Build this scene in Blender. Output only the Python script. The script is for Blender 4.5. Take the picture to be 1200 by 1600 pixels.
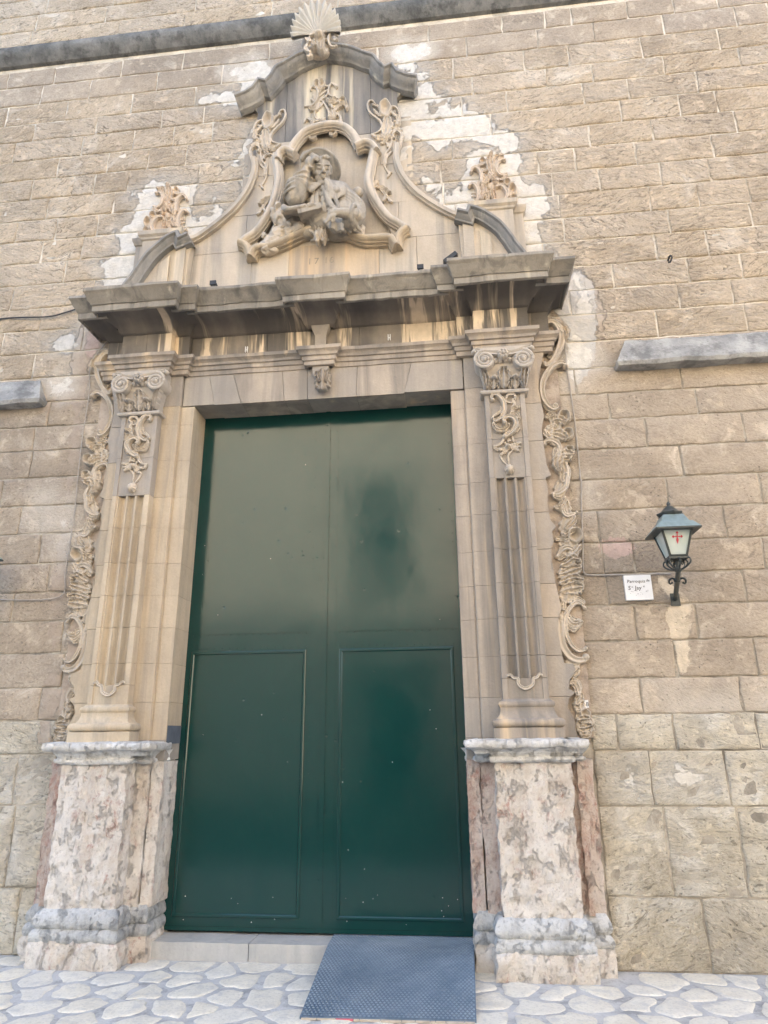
import bpy, math, random
import numpy as np
from mathutils import Matrix
C = bpy.context.scene.collection
for o in list(bpy.data.objects): bpy.data.objects.remove(o)
random.seed(7)
sc = bpy.context.scene
# ---------------------------------------------------------------- camera
FPX, YAW, PITCH, ROLL = 1055.0, math.radians(6.21309), math.radians(18.09725), math.radians(-0.52313)
cam = bpy.data.objects.new('camera', bpy.data.cameras.new('camera')); C.objects.link(cam)
cam.matrix_world = (Matrix.Translation((0, -5.46, 1.57)) @ Matrix.Rotation(YAW, 4, 'Z')
                    @ Matrix.Rotation(PITCH + math.pi/2, 4, 'X') @ Matrix.Rotation(ROLL, 4, 'Z'))
cam.data.sensor_fit = 'AUTO'; cam.data.sensor_width = 36; cam.data.lens = 36*FPX/1600
cam.data.clip_start = .05; cam.data.clip_end = 400
sc.camera = cam
# ---------------------------------------------------------------- light
SUN_EL, SUN_AZ = math.radians(38), math.radians(18)      # the sun stands behind the church: the portal is in its shade, the house opposite is lit
world = bpy.data.worlds.new('World'); sc.world = world; world.use_nodes = True
wn = world.node_tree.nodes; bg = wn['Background']
sky = wn.new('ShaderNodeTexSky'); sky.sky_type = 'NISHITA'; sky.sun_disc = False
sky.sun_elevation = SUN_EL; sky.sun_rotation = SUN_AZ
sky.air_density = .8; sky.dust_density = 4.0; sky.ozone_density = .6
world.node_tree.links.new(sky.outputs[0], bg.inputs[0]); bg.inputs[1].default_value = .15
sun = bpy.data.objects.new('sun', bpy.data.lights.new('sun', 'SUN')); C.objects.link(sun)
sun.data.energy = 2.25; sun.data.angle = math.radians(.5); sun.data.color = (1, .94, .84)
# direction the light travels
sdir = (-math.sin(SUN_AZ)*math.cos(SUN_EL), -math.cos(SUN_AZ)*math.cos(SUN_EL), -math.sin(SUN_EL))
from mathutils import Vector
sun.rotation_euler = Vector(sdir).to_track_quat('-Z', 'Y').to_euler()
sc.view_settings.view_transform = 'Standard'; sc.view_settings.look = 'None'
sc.view_settings.gamma = 1; sc.view_settings.exposure = 2.98; sc.view_settings.use_white_balance = True; sc.view_settings.white_balance_temperature = 6950; sc.view_settings.white_balance_tint = 10
sc.render.engine = 'CYCLES'
XC = -1.175
T = {
 'strip': (('S',((0.881,5.07),(0.915,5.114),(0.976,5.121),(1.019,5.047),(1.03,4.941),(1.001,4.839),(0.942,4.729),(0.884,4.682),(0.861,4.701)),0.0379,0.055),('L',((1.0,5.119),(1.041,5.068),(1.069,4.996),(1.07,4.949)),0.0497,0.06,3),('L',((1.056,4.962),(1.039,4.882),(1.025,4.837)),0.0256,0.05,2),('L',((0.926,4.891),(0.949,4.808),(0.906,4.766)),0.0591,0.02,4),('S',((1.049,4.664),(1.027,4.694),(0.958,4.682),(0.872,4.598),(0.825,4.49),(0.821,4.379),(0.848,4.301),(0.901,4.248),(0.936,4.262),(0.924,4.285)),0.0349,0.06),('L',((0.812,4.336),(0.845,4.268),(0.891,4.238),(0.925,4.247)),0.025,0.045,3),('C',(0.985,4.168),0.0521,0.0546,0.075,-0.5),('L',((0.882,4.136),(0.935,4.144),(0.994,4.108)),0.057,0.05,3),('C',(1.004,4.007),0.045,0.045,0.07,-0.5),('L',((0.854,4.021),(0.928,4.006),(0.99,3.96)),0.0661,0.05,4),('C',(1.004,3.85),0.0391,0.038,0.065,-0.4),('L',((0.91,3.798),(0.958,3.816),(1.023,3.802)),0.0652,0.05,4),('L',((0.818,4.167),(0.868,4.191),(0.916,4.199)),0.0343,0.05,3),('L',((0.837,4.054),(0.878,4.083),(0.917,4.092)),0.0284,0.04,2),('S',((0.802,3.914),(0.809,3.945),(0.857,3.952),(0.911,3.918),(0.925,3.86),(0.905,3.798)),0.0263,0.055),('L',((0.929,3.911),(0.921,3.818),(0.891,3.737),(0.898,3.655)),0.0655,0.055,5),('L',((0.887,3.748),(0.945,3.776),(1.011,3.782)),0.0465,0.05,3),('S',((0.965,3.739),(0.983,3.671),(0.971,3.591),(0.941,3.522)),0.0222,0.04),('S',((0.963,3.636),(0.961,3.567),(0.936,3.508),(0.885,3.468),(0.829,3.462)),0.0268,0.05),('L',((0.932,3.465),(0.89,3.433),(0.828,3.441)),0.036,0.05,3),('L',((0.938,3.44),(0.891,3.357),(0.826,3.335)),0.0391,0.055,4),('L',((0.904,3.365),(0.89,3.34),(0.864,3.312)),0.0265,0.05,3),('S',((0.912,3.373),(0.902,3.306),(0.93,3.267),(0.977,3.278),(1.014,3.297)),0.0203,0.05),('L',((1.0,3.268),(0.971,3.211),(0.904,3.148)),0.0464,0.05,4),('C',(0.98,3.096),0.0536,0.057,0.085,-0.2),('L',((0.876,3.1),(0.917,3.131),(0.965,3.141)),0.0308,0.05,3),('L',((1.022,3.021),(0.979,2.966),(0.928,2.911)),0.0457,0.05,3),('L',((0.811,3.061),(0.866,3.072),(0.925,3.041)),0.0339,0.05,3),('L',((0.838,3.02),(0.895,3.05),(0.932,3.032)),0.0261,0.055,3),('S',((0.822,2.923),(0.857,2.97),(0.905,2.993),(0.949,2.975),(0.95,2.943)),0.0259,0.065),('L',((0.842,2.979),(0.883,3.01),(0.937,3.008)),0.026,0.06,3),('L',((0.827,2.891),(0.876,2.929),(0.916,2.944)),0.0274,0.05,3),('L',((0.838,2.842),(0.893,2.864),(0.942,2.895),(1.001,2.877)),0.0531,0.06,4),('C',(0.96,2.846),0.0453,0.0544,0.06,-0.6),('L',((0.817,2.772),(0.886,2.785),(0.949,2.807),(0.999,2.821)),0.0681,0.05,5),('L',((0.81,2.693),(0.865,2.715),(0.942,2.736),(1.008,2.718)),0.0528,0.06,4),('C',(0.96,2.688),0.0464,0.0539,0.06,-0.5),('L',((0.819,2.63),(0.881,2.652),(0.942,2.658),(0.995,2.664)),0.0826,0.05,5),('L',((0.829,2.568),(0.833,2.529),(0.821,2.484)),0.0374,0.04,3),('S',((1.001,2.498),(0.975,2.533),(0.931,2.538),(0.882,2.497),(0.846,2.43),(0.836,2.354)),0.0222,0.065),('L',((0.918,2.565),(0.963,2.564),(1.005,2.532)),0.0298,0.06,2),('L',((0.863,2.452),(0.903,2.405),(0.961,2.389)),0.0371,0.05,3),('L',((0.858,2.391),(0.898,2.353),(0.951,2.359)),0.037,0.05,3),('L',((0.854,2.426),(0.897,2.376),(0.973,2.388)),0.0407,0.06,3),('L',((0.849,2.371),(0.886,2.335),(0.942,2.348)),0.0339,0.05,3),('S',((0.839,2.448),(0.835,2.364),(0.841,2.281),(0.868,2.213),(0.911,2.168),(0.958,2.167),(0.979,2.183)),0.0231,0.07),('S',((0.803,2.428),(0.792,2.338),(0.796,2.228),(0.829,2.146),(0.884,2.098),(0.95,2.093),(0.973,2.116)),0.0408,0.045),('L',((0.803,2.086),(0.862,2.075),(0.928,2.073)),0.0227,0.04,3),('C',(0.896,2.011),0.0198,0.0318,0.04,0),('S',((0.834,1.913),(0.85,1.942),(0.889,1.938),(0.908,1.892),(0.899,1.84)),0.0171,0.05),('L',((0.895,1.86),(0.9,1.814),(0.856,1.76)),0.0354,0.05,4),('L',((0.923,1.75),(0.888,1.724),(0.851,1.715)),0.0299,0.05,3),('C',(0.924,1.692),0.035,0.0389,0.07,0.3),('L',((0.855,1.648),(0.907,1.654),(0.946,1.654)),0.0454,0.055,3),('C',(0.936,1.616),0.0297,0.031,0.065,0.3),('L',((0.856,1.591),(0.907,1.591),(0.961,1.609)),0.0517,0.05,4),('L',((0.864,1.541),(0.909,1.541),(0.95,1.565)),0.0386,0.05,3),('L',((0.851,4.225),(0.902,4.146),(0.873,4.02),(0.9,3.903)),0.0859,0.03,4),('L',((0.881,3.893),(0.901,3.799),(0.939,3.704),(0.926,3.563)),0.0656,0.03,4),('L',((0.81,4.066),(0.824,4.012),(0.859,3.968)),0.0379,0.04,2),('L',((0.946,3.62),(0.907,3.535),(0.868,3.451)),0.0711,0.025,3),('L',((0.915,3.449),(0.922,3.356),(0.939,3.279)),0.0705,0.03,3),('L',((0.971,3.295),(0.923,3.197),(0.899,3.099)),0.0775,0.03,4),('L',((0.99,3.161),(0.948,3.13),(0.891,3.099)),0.0384,0.05,3),('L',((0.915,3.098),(0.936,3.0),(0.906,2.92)),0.0922,0.035,4),('L',((0.914,2.92),(0.903,2.808),(0.887,2.714)),0.114,0.03,4),('L',((0.904,2.729),(0.889,2.652),(0.857,2.552)),0.0978,0.03,4),('L',((0.859,2.575),(0.821,2.484),(0.812,2.377)),0.0374,0.03,4),('L',((0.914,2.064),(0.883,2.011),(0.857,1.952)),0.0398,0.035,3),('L',((0.849,1.932),(0.877,1.886),(0.885,1.827)),0.0396,0.035,3),('L',((0.893,1.84),(0.887,1.776),(0.888,1.724)),0.0655,0.035,4),('L',((0.883,1.744),(0.907,1.648),(0.909,1.541)),0.0977,0.035,4),('L',((0.795,2.066),(0.831,2.032),(0.846,1.972)),0.0467,0.03,3)),
 'wavy': ((0.867,4.845),(0.863,4.797),(0.807,4.591),(0.786,4.449),(0.797,4.323),(0.812,4.168),(0.782,4.048),(0.789,3.883),(0.796,3.72),(0.827,3.617),(0.779,3.598),(0.79,3.49),(0.773,3.364),(0.787,3.224),(0.828,3.167),(0.792,3.127),(0.797,3.032),(0.774,2.992),(0.763,2.78),(0.774,2.869),(0.782,2.692),(0.801,2.586),(0.809,2.483),(0.779,2.404),(0.766,2.314),(0.781,2.169),(0.794,2.07),(0.863,2.058),(0.876,2.015),(0.825,1.94),(0.814,1.876),(0.855,1.849),(0.807,1.802),(0.791,1.74),(0.835,1.646),(0.835,1.584),(0.845,1.522)),
 'drop': (('S',((0.379,4.3),(0.364,4.324),(0.382,4.351),(0.423,4.339),(0.464,4.28),(0.472,4.206),(0.443,4.135),(0.392,4.102),(0.365,4.122)),0.0328,0.06),('S',((0.491,4.306),(0.505,4.338),(0.547,4.344),(0.57,4.329),(0.564,4.301)),0.0212,0.05),('S',((0.496,4.324),(0.486,4.297),(0.517,4.268),(0.546,4.275)),0.0147,0.04),('L',((0.544,4.312),(0.557,4.256),(0.53,4.212)),0.0245,0.03,3),('L',((0.434,4.245),(0.439,4.199),(0.362,4.14)),0.0294,0.03,3),('L',((0.363,4.095),(0.396,4.029),(0.452,4.017),(0.503,4.059)),0.0487,0.05,4),('L',((0.519,4.171),(0.554,4.21),(0.603,4.221)),0.0357,0.055,3),('L',((0.501,4.15),(0.558,4.155),(0.591,4.103)),0.0405,0.05,3),('S',((0.468,4.075),(0.457,4.102),(0.491,4.127),(0.539,4.111),(0.56,4.064),(0.54,4.012),(0.497,3.97),(0.456,3.945)),0.0372,0.07),('L',((0.569,4.082),(0.565,4.019),(0.522,3.977)),0.037,0.05,4),('L',((0.5,4.014),(0.473,3.971),(0.443,3.946)),0.0354,0.06,3),('S',((0.453,3.963),(0.437,3.911),(0.403,3.877),(0.362,3.871)),0.0177,0.05),('L',((0.359,3.88),(0.377,3.844),(0.424,3.832)),0.0273,0.055,3),('L',((0.487,3.935),(0.493,3.899)),0.0321,0.05,2),('L',((0.521,3.959),(0.525,3.897)),0.0192,0.04,2),('L',((0.482,3.864),(0.539,3.878),(0.592,3.884)),0.0287,0.06,3),('L',((0.49,3.855),(0.546,3.852),(0.585,3.849)),0.0239,0.06,3),('L',((0.489,3.846),(0.536,3.835),(0.571,3.811)),0.0271,0.06,3),('L',((0.482,3.855),(0.441,3.84),(0.4,3.825)),0.0271,0.06,3),('L',((0.481,3.838),(0.439,3.805),(0.405,3.781)),0.0271,0.06,3),('D',(0.478,3.856),0.0271,0.0249,0.07),('L',((0.467,3.874),(0.453,3.901)),0.0208,0.05,2),('S',((0.405,3.785),(0.426,3.736),(0.456,3.699)),0.0128,0.03),('S',((0.512,3.823),(0.477,3.785),(0.47,3.733)),0.0127,0.03),('S',((0.474,3.803),(0.476,3.759),(0.475,3.69)),0.0096,0.03),('D',(0.476,3.651),0.041,0.0455,0.065,9)),
 'cap': (('L',((0.475,4.386),(0.482,4.479),(0.486,4.587)),0.1066,0.07,4),('L',((0.384,4.387),(0.392,4.447),(0.399,4.494)),0.0823,0.05,3),('L',((0.573,4.379),(0.576,4.444),(0.573,4.496)),0.0816,0.05,3),('D',(0.399,4.494),0.0314,0.0198,0.09),('D',(0.579,4.491),0.0312,0.0197,0.09),('L',((0.343,4.385),(0.349,4.432),(0.344,4.479)),0.0494,0.04,3),('L',((0.63,4.38),(0.638,4.43),(0.649,4.467)),0.0489,0.04,3),('L',((0.433,4.381),(0.44,4.425),(0.437,4.444)),0.0411,0.04,2),('L',((0.524,4.382),(0.526,4.419),(0.532,4.442)),0.0409,0.04,2),('L',((0.327,4.396),(0.324,4.509),(0.288,4.602)),0.0578,0.09,4),('L',((0.647,4.383),(0.655,4.495),(0.68,4.611)),0.0651,0.09,4)),
 'capeggs': ((0.39,4.655),(0.422,4.656),(0.459,4.656),(0.5,4.657),(0.537,4.657),(0.575,4.659)),
 'capvol': ((0.322,4.658),(0.654,4.645)),
 'capflower': (0.484,4.695),
 'capabacus': ((0.235,4.75),(0.257,4.768),(0.301,4.742),(0.384,4.724),(0.482,4.712),(0.582,4.714),(0.666,4.745),(0.709,4.766),(0.737,4.754)),
 'toprim': ((-0.192,8.096),(-0.304,8.138),(-0.386,8.194),(-0.448,8.308),(-0.527,8.272),(-0.586,8.351),(-0.633,8.454),(-0.73,8.508),(-0.864,8.603),(-1.048,8.675),(-1.197,8.721)),
 'field': ((0.135,5.867),(0.158,6.406),(0.007,6.504),(-0.166,6.661),(-0.319,6.876),(-0.417,7.146),(-0.437,7.385),(-0.387,7.619),(-0.406,7.898),(-0.417,7.994),(-0.318,8.154),(-0.28,8.26)),
 'flank': ((0.262,6.382),(0.178,6.365),(0.093,6.409),(-0.078,6.55),(-0.251,6.735),(-0.37,6.947),(-0.42,7.154),(-0.41,7.329)),
 'low': ((0.159,6.304),(0.243,6.269),(0.268,6.34),(0.347,6.305),(0.449,6.228),(0.549,6.126),(0.625,6.003),(0.698,5.855),(0.762,5.749)),
 'niche': (((-2.018,6.241),(-1.957,6.295),(-1.865,6.361),(-1.776,6.504),(-1.704,6.69),(-1.67,6.843),(-1.655,7.0),(-1.673,7.183),(-1.699,7.326)),((-1.543,7.362),(-1.512,7.441),(-1.457,7.528),(-1.393,7.6),(-1.311,7.639),(-1.162,7.668),(-1.046,7.653),(-0.963,7.611),(-0.889,7.528),(-0.839,7.418),(-0.815,7.323)),((-0.662,7.253),(-0.694,7.066),(-0.718,6.89),(-0.687,6.731),(-0.618,6.569),(-0.519,6.408),(-0.413,6.312),(-0.338,6.24)),((-1.893,6.047),(-1.868,6.118),(-1.807,6.153),(-1.727,6.145),(-1.642,6.17),(-1.526,6.214),(-1.418,6.268),(-1.294,6.311),(-1.169,6.323),(-1.044,6.304),(-0.919,6.245),(-0.811,6.178),(-0.75,6.15),(-0.674,6.142),(-0.552,6.137),(-0.492,6.124),(-0.44,6.031))),
 'ears': (((-1.48,7.289),(-1.565,7.355),(-1.614,7.35),(-1.654,7.31),(-1.662,7.233)),((-0.849,7.306),(-0.765,7.347),(-0.716,7.341),(-0.668,7.304),(-0.629,7.228))),
 'tips': (((-2.018,6.241),(-1.952,6.201),(-1.908,6.122),(-1.893,6.047)),((-0.338,6.24),(-0.4,6.191),(-0.431,6.121),(-0.432,6.03))),
 'nichepoly': ((-1.822,6.173),(-1.657,6.212),(-1.431,6.312),(-1.306,6.355),(-1.18,6.367),(-1.054,6.348),(-0.819,6.221),(-0.557,6.179),(-0.495,6.262),(-0.624,6.616),(-0.725,6.94),(-0.668,7.315),(-0.822,7.376),(-0.897,7.583),(-1.055,7.709),(-1.323,7.713),(-1.471,7.583),(-1.557,7.416),(-1.694,7.377),(-1.671,7.05),(-1.72,6.737),(-1.882,6.406)),
 'sideorn': (('S',((-0.65,7.935),(-0.671,7.978),(-0.713,7.979),(-0.729,7.91),(-0.702,7.812),(-0.637,7.733),(-0.592,7.678),(-0.578,7.613),(-0.6,7.557),(-0.642,7.533),(-0.684,7.519)),0.0201,0.07),('C',(-0.54,7.84),0.0575,0.0967,0.07,0.05),('L',((-0.583,7.81),(-0.613,7.884),(-0.683,7.914)),0.0307,0.06,4),('L',((-0.583,7.741),(-0.629,7.797),(-0.667,7.852)),0.0275,0.05,3),('S',((-0.498,7.864),(-0.444,7.866),(-0.403,7.816),(-0.386,7.735),(-0.401,7.677),(-0.447,7.664)),0.0199,0.06),('L',((-0.468,7.765),(-0.416,7.719),(-0.402,7.619),(-0.448,7.591)),0.0412,0.06,4),('L',((-0.506,7.8),(-0.461,7.784),(-0.43,7.79)),0.0306,0.05,3),('L',((-0.548,7.444),(-0.524,7.576),(-0.522,7.733)),0.1131,0.04,3),('L',((-0.494,7.572),(-0.448,7.586),(-0.405,7.639)),0.0379,0.05,3),('L',((-0.684,7.505),(-0.616,7.472),(-0.532,7.49)),0.038,0.06,4),('L',((-0.646,7.437),(-0.593,7.44),(-0.54,7.472)),0.0378,0.07,4),('L',((-0.601,7.378),(-0.556,7.397),(-0.495,7.485)),0.0407,0.06,4),('S',((-0.45,7.441),(-0.465,7.472),(-0.449,7.508),(-0.404,7.512),(-0.37,7.469),(-0.375,7.402),(-0.388,7.328),(-0.411,7.255)),0.0256,0.07),('L',((-0.471,7.53),(-0.41,7.557),(-0.362,7.516)),0.0302,0.08,4),('L',((-0.374,7.479),(-0.356,7.438),(-0.375,7.402)),0.027,0.07,2),('S',((-0.494,7.495),(-0.477,7.415),(-0.497,7.313),(-0.538,7.251),(-0.556,7.178),(-0.555,7.094),(-0.529,7.025),(-0.485,6.997)),0.0166,0.05),('L',((-0.537,7.017),(-0.508,6.986),(-0.53,6.929)),0.0222,0.05,3),('L',((-0.467,7.271),(-0.512,7.229),(-0.539,7.167),(-0.536,7.082)),0.0299,0.04,3),('L',((-0.541,7.385),(-0.511,7.353),(-0.527,7.316)),0.0301,0.05,3),('L',((-0.764,6.914),(-0.693,6.888),(-0.612,6.892)),0.0327,0.07,2),('L',((-0.753,6.867),(-0.686,6.85),(-0.612,6.869)),0.0296,0.07,3),('L',((-0.73,6.81),(-0.686,6.805),(-0.634,6.826)),0.0369,0.07,3),('L',((-0.649,6.828),(-0.583,6.802),(-0.489,6.728)),0.0442,0.07,4),('L',((-0.605,6.795),(-0.547,6.716),(-0.57,6.62)),0.0367,0.06,4),('L',((-0.526,6.696),(-0.504,6.64),(-0.476,6.61)),0.0292,0.05,3)),
 'toporn': (('S',((-1.352,8.225),(-1.353,8.263),(-1.321,8.271),(-1.284,8.228),(-1.272,8.146),(-1.293,8.057),(-1.337,8.005),(-1.411,8.003)),0.0196,0.08),('C',(-1.282,8.287),0.034,0.0408,0.08,0),('C',(-1.23,8.288),0.0339,0.047,0.09,0),('L',((-1.275,8.147),(-1.251,8.219),(-1.2,8.246)),0.039,0.07,3),('L',((-1.306,8.084),(-1.32,8.128),(-1.334,8.138)),0.0259,0.05,3),('L',((-1.312,8.051),(-1.332,8.088),(-1.345,8.073)),0.0259,0.05,3),('S',((-1.256,8.127),(-1.211,8.171),(-1.176,8.204),(-1.163,8.173),(-1.191,8.11),(-1.242,8.075),(-1.212,8.046),(-1.24,7.975),(-1.293,7.933),(-1.305,7.869),(-1.274,7.811),(-1.223,7.796),(-1.185,7.812)),0.013,0.085),('L',((-1.254,8.043),(-1.284,7.973),(-1.367,7.943)),0.0711,0.04,3),('S',((-1.07,8.21),(-1.096,8.265),(-1.123,8.294),(-1.154,8.231),(-1.156,8.164),(-1.133,8.118),(-1.081,8.094),(-1.052,8.074)),0.0142,0.08),('L',((-1.122,8.285),(-1.083,8.263),(-1.057,8.217)),0.0286,0.06,3),('L',((-1.2,8.262),(-1.148,8.264),(-1.123,8.294)),0.0234,0.06,3),('L',((-1.184,8.084),(-1.131,8.035),(-1.068,8.059)),0.0646,0.05,4),('L',((-1.084,7.872),(-1.047,7.932),(-0.996,7.962),(-0.951,7.928),(-0.957,7.871)),0.0447,0.1,5),('C',(-0.997,8.008),0.0384,0.0338,0.09,-0.3),('L',((-1.118,7.992),(-1.067,8.018),(-1.016,8.036)),0.0257,0.07,3),('S',((-1.209,8.037),(-1.168,7.949),(-1.148,7.88),(-1.156,7.792)),0.0168,0.06),('L',((-1.156,7.98),(-1.124,7.976),(-1.11,7.925)),0.0257,0.07,3),('L',((-1.11,7.908),(-1.103,7.825),(-1.14,7.765)),0.0767,0.05,4),('C',(-1.094,7.865),0.0166,0.023,0.08,0),('C',(-1.083,7.806),0.0153,0.0198,0.08,0),('L',((-1.414,7.769),(-1.396,7.815),(-1.351,7.809),(-1.324,7.749),(-1.322,7.66),(-1.358,7.576)),0.0347,0.09,4),('L',((-1.364,7.569),(-1.312,7.538),(-1.269,7.549)),0.0381,0.09,3),('L',((-1.291,7.72),(-1.259,7.676),(-1.245,7.617)),0.0294,0.06,4),('L',((-1.305,7.771),(-1.255,7.78),(-1.178,7.778)),0.0346,0.07,4),('L',((-1.272,7.718),(-1.222,7.743),(-1.165,7.752)),0.0319,0.05,4),('S',((-1.049,7.851),(-1.013,7.764),(-1.025,7.693),(-1.068,7.643),(-1.118,7.621),(-1.144,7.645),(-1.132,7.663)),0.028,0.1),('L',((-1.143,7.596),(-1.105,7.567),(-1.049,7.576)),0.0354,0.08,3),('L',((-1.164,7.671),(-1.113,7.697),(-1.076,7.74)),0.0254,0.07,3),('D',(-1.14,7.753),0.0191,0.0198,0.09)),
 'finial': (('S',((0.662,7.059),(0.627,7.069),(0.593,7.035),(0.576,6.973),(0.584,6.909),(0.615,6.873),(0.668,6.88)),0.0304,0.13),('S',((0.317,6.944),(0.336,6.987),(0.378,6.99),(0.411,6.937),(0.42,6.865),(0.412,6.799)),0.0317,0.13),('S',((0.291,6.773),(0.316,6.799),(0.35,6.777),(0.376,6.715),(0.378,6.642),(0.36,6.579),(0.326,6.543),(0.286,6.544)),0.0315,0.14),('S',((0.554,6.73),(0.596,6.744),(0.634,6.708),(0.658,6.64),(0.648,6.583),(0.612,6.547),(0.56,6.538)),0.0335,0.14),('L',((0.526,6.853),(0.515,6.958),(0.508,7.049),(0.535,7.16)),0.0697,0.07,5),('L',((0.538,6.955),(0.567,7.042),(0.594,7.099),(0.653,7.103)),0.0525,0.08,4),('L',((0.383,7.03),(0.425,7.033),(0.466,7.032)),0.033,0.07,3),('C',(0.442,7.08),0.0271,0.0283,0.08,0.3),('L',((0.416,6.985),(0.45,6.951),(0.491,6.946)),0.0352,0.07,3),('L',((0.436,6.908),(0.468,6.852),(0.434,6.767)),0.0701,0.06,4),('L',((0.489,6.916),(0.537,6.829),(0.581,6.78)),0.0584,0.08,4),('L',((0.583,6.824),(0.624,6.826),(0.672,6.85)),0.0371,0.09,3),('C',(0.668,6.777),0.0323,0.0318,0.09,-0.2),('C',(0.714,6.684),0.0378,0.0509,0.09,0.2),('C',(0.72,6.571),0.0319,0.0424,0.08,0.2),('L',((0.411,6.77),(0.437,6.716),(0.416,6.645),(0.4,6.567)),0.0581,0.07,4),('L',((0.504,6.759),(0.54,6.792),(0.574,6.766)),0.0371,0.09,3),('L',((0.532,6.549),(0.524,6.618),(0.514,6.696)),0.0573,0.08,4),('L',((0.457,6.557),(0.469,6.61),(0.48,6.66)),0.046,0.07,3),('L',((0.48,6.962),(0.506,7.012),(0.534,7.076)),0.0526,0.05,3),('L',((0.304,6.687),(0.331,6.695),(0.36,6.684)),0.0151,0.05,2),('L',((0.302,6.65),(0.329,6.655),(0.358,6.644)),0.0151,0.05,2),('D',(0.504,6.759),0.0405,0.0417,0.03),('D',(0.538,6.948),0.0525,0.084,0.03),('D',(0.681,6.63),0.0343,0.0618,0.04)),
 'shellorn': (('S',((-1.034,8.757),(-1.067,8.801),(-1.112,8.791),(-1.133,8.729),(-1.122,8.658),(-1.093,8.606),(-1.042,8.611)),0.0219,0.13),('L',((-1.345,8.797),(-1.301,8.834),(-1.229,8.823),(-1.138,8.817)),0.0392,0.13,6),('L',((-1.352,8.798),(-1.33,8.725),(-1.272,8.707),(-1.149,8.706)),0.0327,0.13,5),('D',(-1.227,8.744),0.0616,0.0428,0.12,7),('L',((-1.291,8.71),(-1.276,8.63),(-1.262,8.577)),0.0714,0.1,4),('L',((-1.175,8.692),(-1.205,8.619),(-1.196,8.498)),0.0776,0.12,5),('L',((-1.362,8.695),(-1.38,8.629),(-1.352,8.565),(-1.319,8.534)),0.039,0.12,4),('L',((-1.403,8.771),(-1.363,8.748),(-1.33,8.69)),0.0392,0.12,4),('L',((-1.338,8.537),(-1.325,8.501),(-1.356,8.471)),0.0452,0.1,3),('L',((-1.085,8.722),(-1.059,8.7),(-1.027,8.695)),0.0323,0.12,3),('L',((-1.184,8.513),(-1.152,8.534),(-1.147,8.567)),0.0321,0.1,3)),
 'keyorn': (('L',((-1.145,4.758),(-1.143,4.642),(-1.14,4.528)),0.1291,0.05,4),('L',((-1.197,4.738),(-1.185,4.668),(-1.163,4.609)),0.0542,0.05,2),('L',((-1.093,4.742),(-1.098,4.662),(-1.117,4.606)),0.054,0.05,2)),
 'nicheorn': (('S',((-1.26,6.267),(-1.295,6.281),(-1.277,6.259),(-1.238,6.224),(-1.241,6.163),(-1.274,6.147)),0.0205,0.1),('S',((-1.133,6.315),(-1.167,6.278),(-1.17,6.217),(-1.139,6.163),(-1.109,6.15)),0.0222,0.1),('L',((-1.229,6.408),(-1.211,6.334),(-1.191,6.229),(-1.205,6.079)),0.0688,0.1,6),('L',((-1.16,6.38),(-1.167,6.298),(-1.148,6.205),(-1.146,6.088)),0.06,0.1,6),('L',((-1.279,6.32),(-1.237,6.357),(-1.212,6.385)),0.0429,0.09,4),('D',(-1.203,6.17),0.034,0.0612,0.11)),
 'relief': ((0.355,1.974),(0.377,1.982),(0.397,1.957),(0.429,1.951),(0.431,1.909),(0.477,1.878),(0.532,1.902),(0.547,1.949),(0.574,1.959),(0.592,1.985),(0.608,1.975)),
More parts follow.
